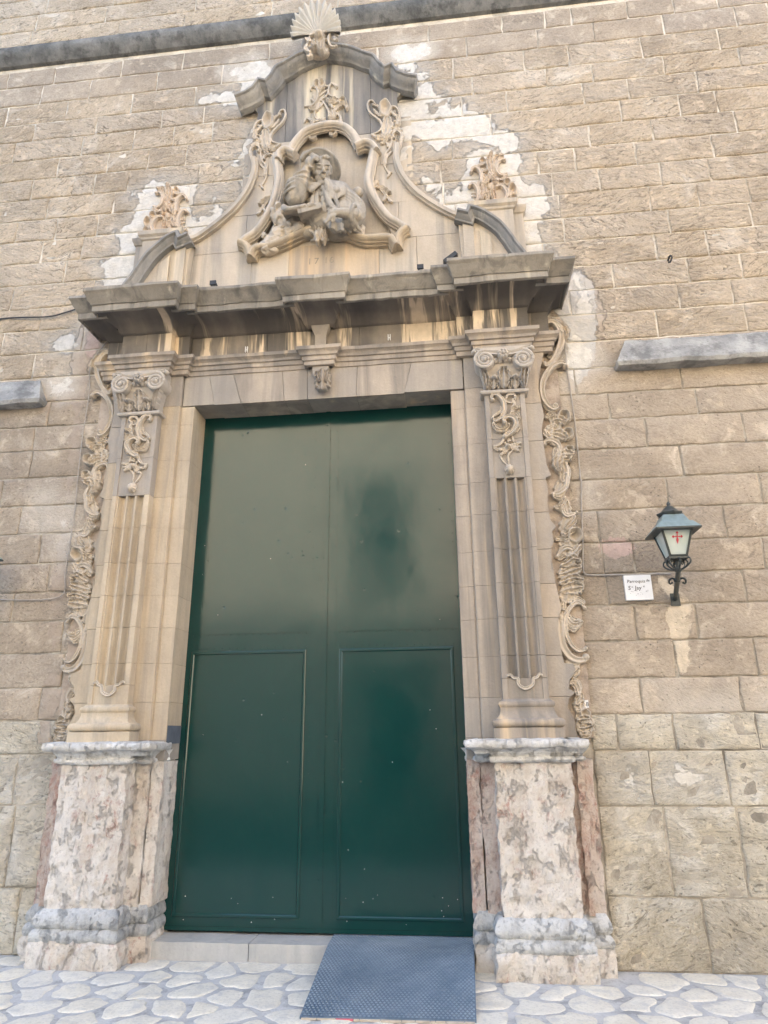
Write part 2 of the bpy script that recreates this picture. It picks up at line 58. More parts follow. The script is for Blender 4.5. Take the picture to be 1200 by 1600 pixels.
 'F': {'head':(-1.185,-0.22,6.8989),'hatc':(-1.2098,-0.12,7.0996),'nose':(-1.1299,-0.36,6.7589),'nosetop':(-1.1579,-0.34,6.8557),'eyeL':(-1.189,-0.32,6.8478),'eyeR':(-1.1236,-0.3,6.8652),'mouth':(-1.1273,-0.34,6.7262),'chin':(-1.1285,-0.31,6.6931),'beard':(-1.1473,-0.28,6.6982),'browL':(-1.1895,-0.32,6.869),'browR':(-1.1193,-0.31,6.878),'cheekL':(-1.2055,-0.28,6.8314),'cheekR':(-1.1137,-0.27,6.8409),'ear':(-1.2772,-0.2,6.9513),'hairR1':(-1.1,-0.22,6.9747),'hairR2':(-1.0858,-0.2,6.9283),'hairR3':(-1.0847,-0.2,6.8639),'hairL1':(-1.2873,-0.22,6.8362),'hairT':(-1.1796,-0.26,7.0302),'hairT2':(-1.1381,-0.25,7.0137),'neck':(-1.1733,-0.18,6.7764),'chest':(-1.1751,-0.16,6.6684),'chest2':(-1.1254,-0.18,6.5188),'belly':(-1.1148,-0.18,6.404),'shL':(-1.2942,-0.14,6.7646),'shR':(-0.9587,-0.12,6.6814),'elbL':(-1.4288,-0.24,6.5493),'upL':(-1.3105,-0.18,6.7285),'wrL':(-1.2956,-0.3,6.8435),'foreL':(-1.3644,-0.28,6.7025),'palmL':(-1.2583,-0.32,6.8933),'f1':(-1.1869,-0.34,6.9387),'f2':(-1.1755,-0.35,6.9038),'f3':(-1.1921,-0.35,6.8867),'f4':(-1.224,-0.33,6.9748),'thumb':(-1.2627,-0.33,6.8203),'capeN':(-1.1001,-0.2,6.7593),'cape1':(-1.0225,-0.24,6.6385),'cape2':(-0.8779,-0.14,6.6482),'cape3':(-1.025,-0.26,6.4754),'cape4':(-1.1118,-0.26,6.6298),'capeTop':(-1.0394,-0.16,6.8014),'shellR':(-1.008,-0.27,6.596),'shellL':(-1.252,-0.26,6.6355),'colL1':(-1.2374,-0.24,6.7367),'colL2':(-1.1659,-0.25,6.6873),'colL3':(-1.2408,-0.25,6.6124),'colL4':(-1.3056,-0.2,6.7089),'armR1':(-0.8947,-0.14,6.6133),'armR2':(-0.7836,-0.14,6.4967),'armR3':(-0.772,-0.16,6.3541),'armR4':(-0.8542,-0.22,6.2392),'cuff':(-0.8368,-0.28,6.2846),'handR':(-0.9287,-0.32,6.2589),'handR2':(-0.9825,-0.34,6.2568),'g1':(-1.052,-0.36,6.2267),'g2':(-1.0752,-0.36,6.1502),'g3':(-1.0489,-0.34,6.3039),'g4':(-1.006,-0.34,6.1801),'cloth1':(-1.5225,-0.26,6.4485),'cloth2':(-1.4324,-0.28,6.4409),'cloth3':(-1.3058,-0.28,6.4372),'cloth4':(-1.4642,-0.28,6.3832),'book1':(-1.3736,-0.3,6.3351),'book2':(-1.1403,-0.3,6.35),'book3':(-1.2517,-0.32,6.314),'lap1':(-1.3745,-0.16,6.3984),'lap2':(-1.2405,-0.18,6.3356),'lap3':(-1.1096,-0.2,6.3346),'lap4':(-0.9665,-0.24,6.1936),'lap5':(-0.9075,-0.1,6.3189),'staff1':(-1.083,-0.36,6.1314),'staff2':(-1.0272,-0.36,6.2042),'gourd':(-0.8173,-0.1,6.6947),'tun1':(-1.1377,-0.26,6.6536),'tun2':(-1.0997,-0.27,6.5362),'tun3':(-1.0472,-0.27,6.4075),'hatTop':(-1.2126,-0.2,7.1779),'hatL':(-1.4089,-0.1,7.0775),'hatR':(-1.0523,-0.06,7.0525),'hatRt':(-1.0951,-0.08,7.1926),'hatCurl':(-1.2671,-0.3,7.0647),'cuffL1':(-1.4015,-0.28,6.7911),'cuffL2':(-1.3192,-0.3,6.7724)},
 'rocks': ((-1.6521,-0.05,6.5784),(-1.6145,-0.05,6.5213),(-1.6473,-0.05,6.4616),(-1.5851,-0.05,6.4445),(-1.535,-0.05,6.5128),(-1.4909,-0.05,6.508),(-1.5399,-0.05,6.4083),(-1.4881,-0.05,6.4237),(-1.6345,-0.05,6.366),(-1.5802,-0.05,6.3188),(-1.6036,-0.05,6.2488),(-1.5278,-0.05,6.3134),(-1.4765,-0.05,6.3391),(-1.4362,-0.05,6.4392),(-1.4024,-0.05,6.4775),(-1.3743,-0.05,6.4117),(-1.6368,-0.05,6.211),(-1.5516,-0.05,6.2538),(-1.7077,-0.05,6.2388),(-1.7132,-0.05,6.1674),(-1.6929,-0.05,6.2993),(-1.3302,-0.05,6.3862),(-1.3986,-0.05,6.3518),(-1.7564,-0.05,6.1615),(-1.2964,-0.05,6.4243),(-1.4476,-0.05,6.5245),(-0.8473,-0.05,6.3045),(-0.8047,-0.05,6.2795),(-0.8984,-0.05,6.2995),(-0.8301,-0.05,6.2514),(-0.9843,-0.05,6.3394),(-1.6407,-0.05,6.3043)),
 'zc': (9.115,8.859,8.57,8.274,8.014,7.73,7.447,7.17,6.884,6.605,6.318,6.044,5.751,5.483,5.216,4.932,4.66,4.4,4.15,3.87,3.59,3.32,3.04,2.775,2.518,2.239,1.955,1.69,1.428,1.043,0.454,0.0),
 'joints': ((1.5,8.947),(2.094,8.994),(2.577,8.95),(3.03,8.928),(1.713,8.734),(2.433,8.707),(3.171,8.71),(1.424,8.428),(2.177,8.434),(2.958,8.433),(3.413,8.429),(1.641,8.157),(2.367,8.15),(3.118,8.155),(1.522,7.89),(1.976,7.875),(2.658,7.876),(1.867,7.614),(2.446,7.599),(2.807,7.597),(1.528,7.326),(2.143,7.309),(2.944,7.328),(1.362,7.083),(1.95,7.025),(2.68,7.04),(3.148,7.041),(1.568,6.755),(2.153,6.761),(2.607,6.707),(3.061,6.74),(2.014,6.47),(2.464,6.462),(2.929,6.481),(2.157,6.198),(2.897,6.188),(1.993,5.924),(2.459,5.918),(1.572,5.64),(2.249,5.643),(2.72,5.637),(2.132,5.352),(2.595,5.35),(1.899,5.066),(2.67,5.09),(0.264,9.238),(0.757,8.968),(1.219,8.978),(-0.057,8.996),(0.353,8.728),(1.115,8.726),(0.195,8.439),(0.955,8.439),(0.393,8.152),(1.16,8.168),(0.736,7.884),(0.266,7.856),(0.557,7.617),(0.141,7.385),(0.995,7.045),(1.115,6.748),(-5.062,8.979),(-4.475,8.959),(-3.638,8.932),(-2.896,8.964),(-4.595,8.707),(-3.994,8.701),(-3.182,8.694),(-2.412,8.691),(-4.979,8.434),(-4.24,8.426),(-3.457,8.426),(-2.702,8.427),(-4.597,8.096),(-3.841,8.102),(-3.067,8.134),(-2.583,8.113),(-4.788,7.84),(-3.975,7.841),(-3.379,7.838),(-2.908,7.821),(-2.463,7.85),(-4.223,7.569),(-3.64,7.556),(-3.166,7.597),(-2.736,7.572),(-4.483,7.289),(-4.005,7.29),(-3.759,7.29),(-3.367,7.313),(-4.26,7.03),(-3.502,7.001),(-4.571,6.713),(-4.119,6.719),(-3.65,6.723),(-4.235,6.43),(-3.784,6.45),(-3.934,6.159),(-4.478,5.908),(-4.114,5.556),(-4.487,5.333),(-4.106,5.069),(-3.969,4.297),(-3.958,4.028),(-4.198,3.714),(-3.732,3.154),(-3.906,2.591),(-3.977,3.43),(1.386,4.358),(2.474,4.044),(1.928,3.733),(1.773,3.491),(2.513,3.454),(1.189,3.232),(2.188,3.189),(2.439,2.925),(1.437,2.963),(1.193,2.914),(2.252,2.649),(1.385,2.379),(1.847,2.403),(2.243,2.091),(1.648,2.103),(1.656,2.008),(1.364,1.87),(2.091,1.851),(2.165,1.624),(1.572,1.63),(1.153,1.554),(1.365,1.222),(1.901,1.221),(1.42,0.745),(1.925,0.749),(1.604,0.231),(-3.454,0.193),(-3.595,0.722),(-3.638,1.224)),
 'plaster': (((-3.259,5.935),(-3.458,5.958),(-3.49,6.122),(-3.579,6.218),(-3.619,6.267),(-3.454,6.282),(-3.363,6.349),(-3.347,6.501),(-3.439,6.614),(-3.349,6.709),(-3.25,6.83),(-3.196,6.958),(-3.227,7.028),(-3.311,7.065),(-3.295,7.131),(-3.194,7.146),(-3.146,7.168),(-3.125,7.248),(-3.049,7.294),(-2.976,7.244),(-2.908,7.25),(-2.791,7.209),(-2.696,7.157),(-2.608,7.174),(-2.531,7.057),(-2.594,7.011),(-2.629,6.895),(-2.641,6.765),(-2.569,6.692),(-2.462,6.732),(-2.375,6.749),(-2.315,6.834),(-2.408,6.897),(-2.435,6.966),(-2.353,7.05),(-2.307,7.032),(-2.277,6.751),(-2.343,6.603),(-2.551,6.471),(-3.129,6.543),(-3.114,6.198)),((-2.392,8.737),(-2.349,8.808),(-2.244,8.839),(-2.146,8.793),(-2.102,8.864),(-2.033,8.901),(-1.97,8.829),(-1.955,8.749),(-1.909,8.773),(-1.856,8.643),(-1.988,8.48),(-2.186,8.358),(-2.168,8.567),(-2.255,8.64),(-2.302,8.632)),((-2.678,8.277),(-2.592,8.385),(-2.453,8.426),(-2.289,8.433),(-2.178,8.327),(-2.112,8.2),(-2.346,8.232),(-2.489,8.275)),((-2.247,7.419),(-2.183,7.466),(-2.121,7.57),(-2.06,7.674),(-2.046,7.843),(-1.961,7.946),(-1.874,7.102),(-2.039,6.909),(-2.124,6.865),(-2.042,6.962),(-2.14,7.133),(-2.036,7.256),(-2.044,7.394),(-2.155,7.38)),((-0.511,8.731),(-0.436,8.787),(-0.422,8.869),(-0.334,8.9),(-0.273,8.829),(-0.236,8.79),(-0.161,8.829),(-0.05,8.794),(-0.028,8.691),(-0.103,8.669),(-0.19,8.648),(-0.217,8.553),(-0.194,8.451),(-0.097,8.437),(-0.046,8.364),(-0.101,8.307),(-0.198,8.289),(-0.319,8.339),(-0.413,8.616)),((-0.249,8.2),(-0.055,8.22),(-0.036,8.042),(0.39,7.983),(0.34,7.927),(0.286,7.78),(0.261,7.746),(0.246,7.94),(-0.087,7.955),(-0.08,7.767),(0.048,7.719),(0.138,7.616),(0.108,7.439),(0.034,7.299),(-0.06,7.281),(-0.149,7.411),(-0.265,7.486),(-0.344,7.023),(-0.482,7.098),(-0.452,7.571),(-0.376,7.869),(-0.47,8.071)),((0.307,7.236),(0.401,7.283),(0.558,7.234),(0.667,7.162),(0.78,7.177),(0.845,7.14),(0.872,7.05),(0.791,7.003),(0.794,6.888),(0.885,6.765),(1.011,6.695),(1.088,6.576),(1.064,6.415),(0.959,6.319),(0.944,6.134),(1.052,5.902),(0.758,5.918),(0.754,6.476),(0.271,6.474),(0.204,6.454),(0.009,6.586),(-0.12,6.796),(-0.184,6.947),(-0.104,6.966),(-0.028,6.843),(0.104,6.743),(0.217,6.758),(0.256,7.125)),((-0.037,8.016),(0.263,7.787),(0.632,7.707),(0.596,7.5),(0.821,7.441),(0.826,7.175),(0.404,7.346),(0.131,7.44),(0.045,7.632)),((1.224,5.649),(1.256,5.51),(1.331,5.369),(1.35,5.222),(1.239,5.218),(1.21,5.38),(1.167,5.518)),((1.121,5.02),(1.209,5.025),(1.244,4.933),(1.301,4.852),(1.36,4.697),(1.257,4.63),(1.184,4.648),(1.163,4.538),(1.092,4.469),(1.087,4.742)),((-3.956,5.323),(-3.841,5.401),(-3.715,5.492),(-3.688,5.265),(-3.745,5.215),(-3.818,5.25),(-3.888,5.256)),((-3.905,4.845),(-3.81,4.886),(-3.697,4.961),(-3.671,4.781),(-3.74,4.715),(-3.833,4.745))),
 'grey': (((0.994,5.323),(1.054,5.506),(1.231,5.708),(1.377,5.585),(1.391,5.289),(1.354,4.726),(1.159,4.492),(1.091,4.448),(1.105,5.076)),((1.104,4.999),(1.192,4.98),(1.214,4.804),(1.199,4.645),(1.077,4.496),(1.078,4.722))),
 'mortar': (((-3.649,5.589),(-3.432,5.42),(-3.39,5.268),(-3.504,5.105),(-3.511,4.818),(-3.499,4.492),(-3.501,3.957),(-3.489,3.427),(-3.481,3.023),(-3.448,2.729),(-3.511,2.355),(-3.541,2.355),(-3.559,2.733),(-3.568,3.125),(-3.567,3.534),(-3.576,3.961),(-3.608,4.408),(-3.67,4.688),(-3.768,4.602),(-3.963,4.568),(-3.812,4.745),(-3.682,4.926),(-3.7,5.292)),((-3.471,3.151),(-3.435,2.81),(-3.429,2.481),(-3.403,2.126),(-3.323,2.038),(-3.332,1.916),(-3.375,1.677),(-3.374,1.501),(-3.479,1.502),(-3.495,1.858),(-3.505,2.354),(-3.524,2.746),(-3.528,3.153)),((1.213,5.696),(1.358,5.601),(1.45,5.33),(1.42,4.851),(1.51,4.624),(1.417,4.728),(1.354,4.93),(1.364,5.337),(1.318,5.525))),
 'pink': (((1.131,3.052),(1.266,3.096),(1.392,3.061),(1.472,2.96),(1.392,2.904),(1.246,2.91),(1.16,2.972)),((-3.58,5.528),(-3.428,5.415),(-3.403,5.302),(-3.484,5.149),(-3.513,5.03),(-3.574,5.229))),
 'tan': (((1.624,2.733),(1.712,2.721),(1.805,2.494),(1.754,2.26),(1.736,2.013),(1.663,1.98),(1.66,2.208),(1.611,2.5),(1.652,2.536)),),
 'lime2': (((1.563,1.825),(2.084,1.834),(2.086,1.697),(1.675,1.69),(1.583,1.614),(1.564,1.711)),((2.211,1.824),(2.308,1.831),(2.284,1.694),(2.182,1.703)),((1.052,1.395),(1.36,1.393),(1.337,1.086),(1.081,1.07)),((1.424,1.393),(1.933,1.39),(1.869,1.086),(1.398,1.071)),((-3.784,1.329),(-3.502,1.334),(-3.476,0.996),(-3.722,0.982)),((-3.693,0.821),(-3.501,0.797),(-3.477,0.485),(-3.619,0.412)),((-3.871,3.727),(-3.702,3.74),(-3.631,3.62),(-3.694,3.549),(-3.83,3.608)),((-3.846,3.442),(-3.753,3.521),(-3.559,3.491),(-3.583,3.368),(-3.73,3.375)),((-3.581,3.639),(-3.493,3.614),(-3.478,3.222),(-3.508,3.003),(-3.568,3.266)),((1.109,3.583),(1.173,3.559),(1.143,3.353),(1.095,3.345))),
 'cableR': (),
 'cable_r': ((0.992,5.157,0.02),(1.063,5.123,0.05),(1.094,5.044,0.05),(1.078,4.957,0.05),(1.061,4.715,0.05),(1.072,4.466,0.05),(1.082,4.159,0.05),(1.082,3.81,0.05),(1.078,3.574,0.05),(1.086,3.597,0.05),(1.064,3.349,0.05),(1.05,3.14,0.05),(1.038,2.976,0.05),(1.024,2.816,0.05),(1.037,2.779,0.05),(1.074,2.77,0.05),(1.157,2.765,0.05),(1.265,2.765,0.05),(1.465,2.758,0.05),(1.614,2.764,0.05),(1.702,2.756,0.05)),
 'cable_l': ((-4.686,5.635,0.04),(-4.403,5.642,0.04),(-4.024,5.623,0.04),(-3.843,5.654,0.04),(-3.686,5.691,0.04),(-3.64,5.611,0.04)),
 'cable_l2': ((-3.321,5.325,0.045),(-3.452,5.115,0.045),(-3.489,4.974,0.045),(-3.46,4.712,0.045),(-3.464,4.301,0.045),(-3.458,3.948,0.045),(-3.44,3.523,0.045),(-3.44,3.156,0.045),(-3.449,2.939,0.045),(-3.427,2.764,0.045),(-3.536,2.713,0.045),(-3.777,2.707,0.045),(-4.106,2.723,0.045)),
 'tile': ((0.929,1.793),(0.956,1.736)),
 'hook': ((2.083,5.704),),
 'bits': ((-2.150523161441284,-0.3,5.576349360501303),(-0.20780040244825598,-0.3,5.571031284408834),(0.0674492971746293,-0.3,5.6419260143775904)),
 'clips': ((-1.896,5.048),(-0.53,5.072)),
 'date': ((-1.324,5.961),(-1.325,6.031),(-1.262,5.962),(-1.095,5.96),(-1.099,6.043)),
 'Llant': (-3.884051909712282,3.0091431009258276),
 'zjamb': (4.296,3.939,3.583,3.296,2.979,2.694,2.423,2.128,1.821)}

# ---------------------------------------------------------------- noise
def _h(i, j, k, s):
    n = (i*374761393 + j*668265263 + k*2147483647 + s*1274126177) & 0xffffffff
    n = ((n ^ (n >> 13))*1274126177) & 0xffffffff
    return ((n ^ (n >> 16)) & 0xffff)/65535.0
def vnoise(P, s=0):
    P = np.asarray(P, float); I = np.floor(P).astype(np.int64); F = P-I; F = F*F*(3-2*F)
    r = 0
    for a in (0, 1):
        for b in (0, 1):
            for c in (0, 1):
                w = (F[:, 0] if a else 1-F[:, 0])*(F[:, 1] if b else 1-F[:, 1])*(F[:, 2] if c else 1-F[:, 2])
                r = r+w*_h(I[:, 0]+a, I[:, 1]+b, I[:, 2]+c, s)
    return r*2-1
def fbm(P, s=0, o=3):
    P = np.asarray(P, float); r = 0; a = 1
    for i in range(o): r = r+a*vnoise(P*2**i+i*17.3, s+i); a *= .5
    return r
# ---------------------------------------------------------------- mesh builder
class MB:
    def __init__(self): self.v = []; self.f = []; self.n = 0
    def add(self, V, F):
        V = np.asarray(V, float).reshape(-1, 3); self.v.append(V)
        n = self.n; self.f += [[i+n for i in q] for q in F]; self.n += len(V)
    def grid(self, P, closed=False, flip=False):
        P = np.asarray(P, float); m, n = P.shape[:2]; F = []
        for i in range(m-1):
            for j in range(n if closed else n-1):
                a, b = i*n+j, i*n+(j+1) % n; q = [a, b, b+n, a+n]
                F.append(q[::-1] if flip else q)
        self.add(P, F)
    def box(self, x0, x1, y0, y1, z0, z1, r=None):
        if r is None:
            V = [(x, y, z) for x in (x0, x1) for y in (y0, y1) for z in (z0, z1)]
            self.add(V, [[0, 1, 3, 2], [4, 6, 7, 5], [0, 4, 5, 1], [2, 3, 7, 6], [0, 2, 6, 4], [1, 5, 7, 3]]); return
        def ls(a, b): return np.linspace(a, b, max(2, int(round((b-a)/r))+1))
        X, Y, Z = ls(x0, x1), ls(y0, y1), ls(z0, z1)
        for y, fl in ((y0, False), (y1, True)): self.grid([[(x, y, z) for x in X] for z in Z], flip=fl)
        for x, fl in ((x0, True), (x1, False)): self.grid([[(x, y, z) for y in Y] for z in Z], flip=fl)
        for z, fl in ((z0, True), (z1, False)): self.grid([[(x, y, z) for x in X] for y in Y], flip=fl)
    def prism(self, poly, y0, y1):          # polygon in x,z pulled from y0 (front) to y1
        n = len(poly)
        a = sum(poly[i][0]*poly[(i+1) % n][1]-poly[(i+1) % n][0]*poly[i][1] for i in range(n))
        if a < 0: poly = poly[::-1]
        V = [(x, y0, z) for x, z in poly]+[(x, y1, z) for x, z in poly]
        self.add(V, [list(range(n)), list(range(2*n-1, n-1, -1))]+[[(i+1) % n, i, i+n, (i+1) % n+n] for i in range(n)])
    def vprism(self, poly, z0, z1):         # polygon in x,y pulled from z0 to z1
        n = len(poly)
        a = sum(poly[i][0]*poly[(i+1) % n][1]-poly[(i+1) % n][0]*poly[i][1] for i in range(n))
        if a < 0: poly = poly[::-1]
        V = [(x, y, z1) for x, y in poly]+[(x, y, z0) for x, y in poly]
        self.add(V, [list(range(n)), list(range(2*n-1, n-1, -1))]+[[(i+1) % n, i, i+n, (i+1) % n+n] for i in range(n)])
    def tube(self, P, R, k=8, cap=True):
        P = np.asarray(P, float); n = len(P); R = np.broadcast_to(np.asarray(R, float), (n,))
        t = np.gradient(P, axis=0); t /= np.linalg.norm(t, axis=1)[:, None]+1e-9
        u = np.cross(t, (0, 0, 1.0)); b = np.linalg.norm(u, axis=1) < .2; u[b] = np.cross(t[b], (0, 1.0, 0))
        u /= np.linalg.norm(u, axis=1)[:, None]; w = np.cross(t, u); A = np.arange(k)*2*math.pi/k
        G = P[:, None]+R[:, None, None]*(u[:, None]*np.cos(A)[None, :, None]+w[:, None]*np.sin(A)[None, :, None])
        b0 = self.n; self.grid(G, closed=True)
        if cap: self.f += [[b0+i for i in range(k)], [b0+(n-1)*k+i for i in range(k)][::-1]]
    def ell(self, c, r, rot=None, k=14, m=10):
        V = []
        for i in range(m+1):
            th = math.pi*i/m
            for j in range(k): V.append((math.sin(th)*math.cos(2*math.pi*j/k), math.sin(th)*math.sin(2*math.pi*j/k), math.cos(th)))
        V = np.array(V)*np.asarray(r, float)
        if rot is not None: V = V@np.array(rot).T
        self.grid((V+np.asarray(c, float)).reshape(m+1, k, 3), closed=True, flip=True)
    def verts(self): return np.concatenate(self.v) if self.v else np.zeros((0, 3))
    def rough(self, amp, freq, s=0, o=3, axes=(1, 1, 1)):
        V = self.verts(); d = np.stack([fbm(V*freq+a*31.7, s+a*7, o) for a in range(3)], 1)*np.array(axes)*amp
        self.v = [V+d]; return self
    def mirror(self):                       # about the centre line of the portal
        V = self.verts().copy(); V[:, 0] = 2*XC-V[:, 0]; m = MB(); m.v = [V]; m.f = [q[::-1] for q in self.f]; m.n = self.n; return m
    def mesh(self, name, m, ang=35):
        V = self.verts(); K = np.round(V*20000).astype(np.int64)
        _, idx, inv = np.unique(K, axis=0, return_index=True, return_inverse=True); inv = inv.reshape(-1)
        F = []
        for q in self.f:
            r = []
            for i in q:
                j = int(inv[i])
                if not r or r[-1] != j: r.append(j)
            if len(r) > 1 and r[0] == r[-1]: r.pop()
            if len(r) > 2 and len(set(r)) == len(r): F.append(r)
        me = bpy.data.meshes.new(name); me.from_pydata(V[idx].tolist(), [], F); me.update()
        if m: me.materials.append(m)
        if ang is not None and hasattr(me, 'set_sharp_from_angle'):
            me.shade_smooth(); me.set_sharp_from_angle(angle=math.radians(ang))
        return me
    def build(self, name, m, parent=None, ang=35):
        o = bpy.data.objects.new(name, self.mesh(name, m, ang)); C.objects.link(o)
        if parent: o.parent = parent
        return o
def link_mesh(name, me, parent=None):
    o = bpy.data.objects.new(name, me); C.objects.link(o)
    if parent: o.parent = parent
    return o
def tag(o, label, cat, group=None):
    o['label'] = label; o['category'] = cat
    if group: o['group'] = group
    return o
def thing(name, label, cat, group=None, loc=(0, 0, 0)):
    o = bpy.data.objects.new(name, None); C.objects.link(o); o.location = loc; return tag(o, label, cat, group)
def part(name, parent):                     # empty part that holds sub-parts
    o = bpy.data.objects.new(name, None); C.objects.link(o); o.parent = parent; return o
def cr(P, n):                               # Catmull-Rom through P, n samples by arc length
    P = np.asarray(P, float); Q = np.vstack([2*P[0]-P[1], P, 2*P[-1]-P[-2]]); out = []
    for i in range(1, len(Q)-2):
        for t in np.linspace(0, 1, 12, endpoint=False):
            a, b, c, d = Q[i-1], Q[i], Q[i+1], Q[i+2]
            out.append(.5*((2*b)+(c-a)*t+(2*a-5*b+4*c-d)*t*t+(3*b-a-3*c+d)*t**3))
    out.append(P[-1]); out = np.array(out)
    L = np.concatenate([[0], np.cumsum(np.linalg.norm(np.diff(out, axis=0), axis=1))])
    s = np.linspace(0, L[-1], n); return np.stack([np.interp(s, L, out[:, k]) for k in range(out.shape[1])], 1)
def miter(P):
    P = np.asarray(P, float); d = np.diff(P, axis=0); d /= np.linalg.norm(d, axis=1)[:, None]
    nrm = np.stack([d[:, 1], -d[:, 0]], 1); N = np.zeros_like(P); N[0] = nrm[0]; N[-1] = nrm[-1]
    for i in range(1, len(P)-1):
        m = nrm[i-1]+nrm[i]; l = m@m
        N[i] = m*(2/l) if l > .5 else nrm[i]
    return N
def sweep(mb, plan, prof):                  # moulding along a plan polyline (x,y); profile (out, z) from bottom to top
    P = np.asarray(plan, float); N = miter(P)
    mb.grid([[(P[i, 0]+N[i, 0]*o, P[i, 1]+N[i, 1]*o, z) for i in range(len(P))] for o, z in prof])
    return mb
def sweep_xz(mb, path, prof, close=True):   # moulding along a path in the wall plane; profile (n along right-hand normal, y)
    P = np.asarray(path, float); N = miter(P)
    g = [[(P[i, 0]+N[i, 0]*a, y, P[i, 1]+N[i, 1]*a) for a, y in prof] for i in range(len(P))]
    b0 = mb.n; k = len(prof); mb.grid(g)
    if close: mb.f += [[b0+i for i in range(k)][::-1], [b0+(len(P)-1)*k+i for i in range(k)]]
    return mb
def sh(P):                                  # half-plan given as (offset from centre) -> world x on the right side
    return [(XC+s, y) for s, y in P]
# ---------------------------------------------------------------- carving
SEC = ((-1, -.12), (-1, .1), (-.9, .55), (-.68, .9), (-.4, .82), (0, .62), (.4, .82), (.68, .9), (.9, .55), (1, .1), (1, -.12))
def closed_grid(mb, g):                     # tube-like grid with end caps
    b0 = mb.n; m, k = len(g), len(g[0]); mb.grid(g, closed=True); mb.f += [[b0+i for i in range(k)][::-1], [b0+(m-1)*k+i for i in range(k)]]
def scroll(mb, P, w, d, y0):
    n = max(8, len(P)*5); Q = cr(P, n); t = np.linspace(0, 1, n); w *= 1.3; d = min(d, 1.5*w)
    W = w*(.55+.45*np.sin(math.pi*np.clip(t, .04, .96))**.7); H = d*(.7+.3*np.sin(math.pi*t))
    N = np.gradient(Q, axis=0); N /= np.linalg.norm(N, axis=1)[:, None]+1e-9; N = np.stack([-N[:, 1], N[:, 0]], 1)
    closed_grid(mb, [[(Q[i, 0]+N[i, 0]*u*W[i]/2, y0-H[i]*h, Q[i, 1]+N[i, 1]*u*W[i]/2) for u, h in SEC] for i in range(n)])
    for e in (0, n-1): dome(mb, Q[e], W[e]*.66, W[e]*.66, H[e]*1.15, y0)
def leaf(mb, P, w, d, y0, lobes=4):
    lobes = int(lobes); n = lobes*7+2; Q = cr(P, n) if len(P) > 1 else np.array(P); t = np.linspace(0, 1, n); w *= 1.25; d = min(d, 1.0*w)
    L = np.abs(np.sin(math.pi*lobes*t))**.6
    W = w*(np.clip(np.sin(math.pi*np.clip(t, .02, .985)**.8), 0, 1)**.55)*(.62+.38*L); W = np.maximum(W, w*.06)
    N = np.gradient(Q, axis=0); N /= np.linalg.norm(N, axis=1)[:, None]+1e-9; T_ = N; N = np.stack([-N[:, 1], N[:, 0]], 1)
    U_ = np.array([-1, -1, -.93, -.75, -.5, -.25, 0, .25, .5, .75, .93, 1, 1]); g = []
    for i in range(n):
        row = []
        for q, u in enumerate(U_):
            a = abs(u); h = (.58+.42*math.cos(2*math.pi*min(a, .8)/.8))*(.8+.2*L[i])*(.55+.45*t[i])+.15
            if a == 1: h = .12
            elif a > .9: h *= .7
            if q in (0, len(U_)-1): h = -.12
            lag = .35*a*W[i]                # side lobes sweep towards the tip
            row.append((Q[i, 0]+N[i, 0]*u*W[i]/2+T_[i, 0]*lag, y0-d*h, Q[i, 1]+N[i, 1]*u*W[i]/2+T_[i, 1]*lag))
        g.append(row)
    closed_grid(mb, g)
def cup(mb, c, rx, rz, d, y0, rot=0.0):
    k = 20; A = np.arange(k)*2*math.pi/k; g = []; d = min(d, 1.8*min(rx, rz))
    for r, h in ((0, .1), (.4, .16), (.65, .42), (.85, .85), (.97, 1.0), (1.08, .85), (1.2, .4), (1.25, -.05), (0, -.06)):
        rr = r*(1+.06*np.cos(5*A)*(r > .6)); x = rx*rr*np.cos(A); z = rz*rr*np.sin(A)
        hh = d*.8*h*(1+.3*np.sin(A)*(.5 < r < 1.22))
        g.append(np.stack([c[0]+x*math.cos(rot)-z*math.sin(rot), y0-hh, c[1]+x*math.sin(rot)+z*math.cos(rot)], 1))
    mb.grid(g, closed=True)
def dome(mb, c, rx, rz, d, y0, ribs=0):
    k = 12 if not ribs else int(ribs)*4; A = np.arange(k)*2*math.pi/k; g = []
    for r, h in ((0, 1), (.4, .93), (.75, .68), (.94, .34), (1, -.05), (0, -.06)):
        rr = r*(1+(.12*np.cos(ribs*A) if ribs else 0)*(r > .3))
        g.append(np.stack([c[0]+rx*rr*np.cos(A), np.full(k, y0-d*h), c[1]+rz*rr*np.sin(A)], 1))
    mb.grid(g, closed=True)
def fuse(mb, vox, amp=.0012, fr=40, it=1):  # melt overlapping carved pieces into one worn stone surface
    o = mb.build('tmp', None, None, None); md = o.modifiers.new('r', 'REMESH'); md.mode = 'VOXEL'; md.voxel_size = vox
    if it: sm = o.modifiers.new('s', 'SMOOTH'); sm.factor = .5; sm.iterations = it
    bpy.context.view_layer.update(); me = bpy.data.meshes.new_from_object(o.evaluated_get(bpy.context.evaluated_depsgraph_get()))
    n = len(me.vertices); co = np.zeros(n*3); me.vertices.foreach_get('co', co); co = co.reshape(-1, 3)
    co += np.stack([fbm(co*fr+a*9.1, a+3, 2) for a in range(3)], 1)*amp
    r = MB(); r.v = [co]; r.f = [list(q.vertices) for q in me.polygons]; r.n = n; bpy.data.objects.remove(o); bpy.data.meshes.remove(me); return r
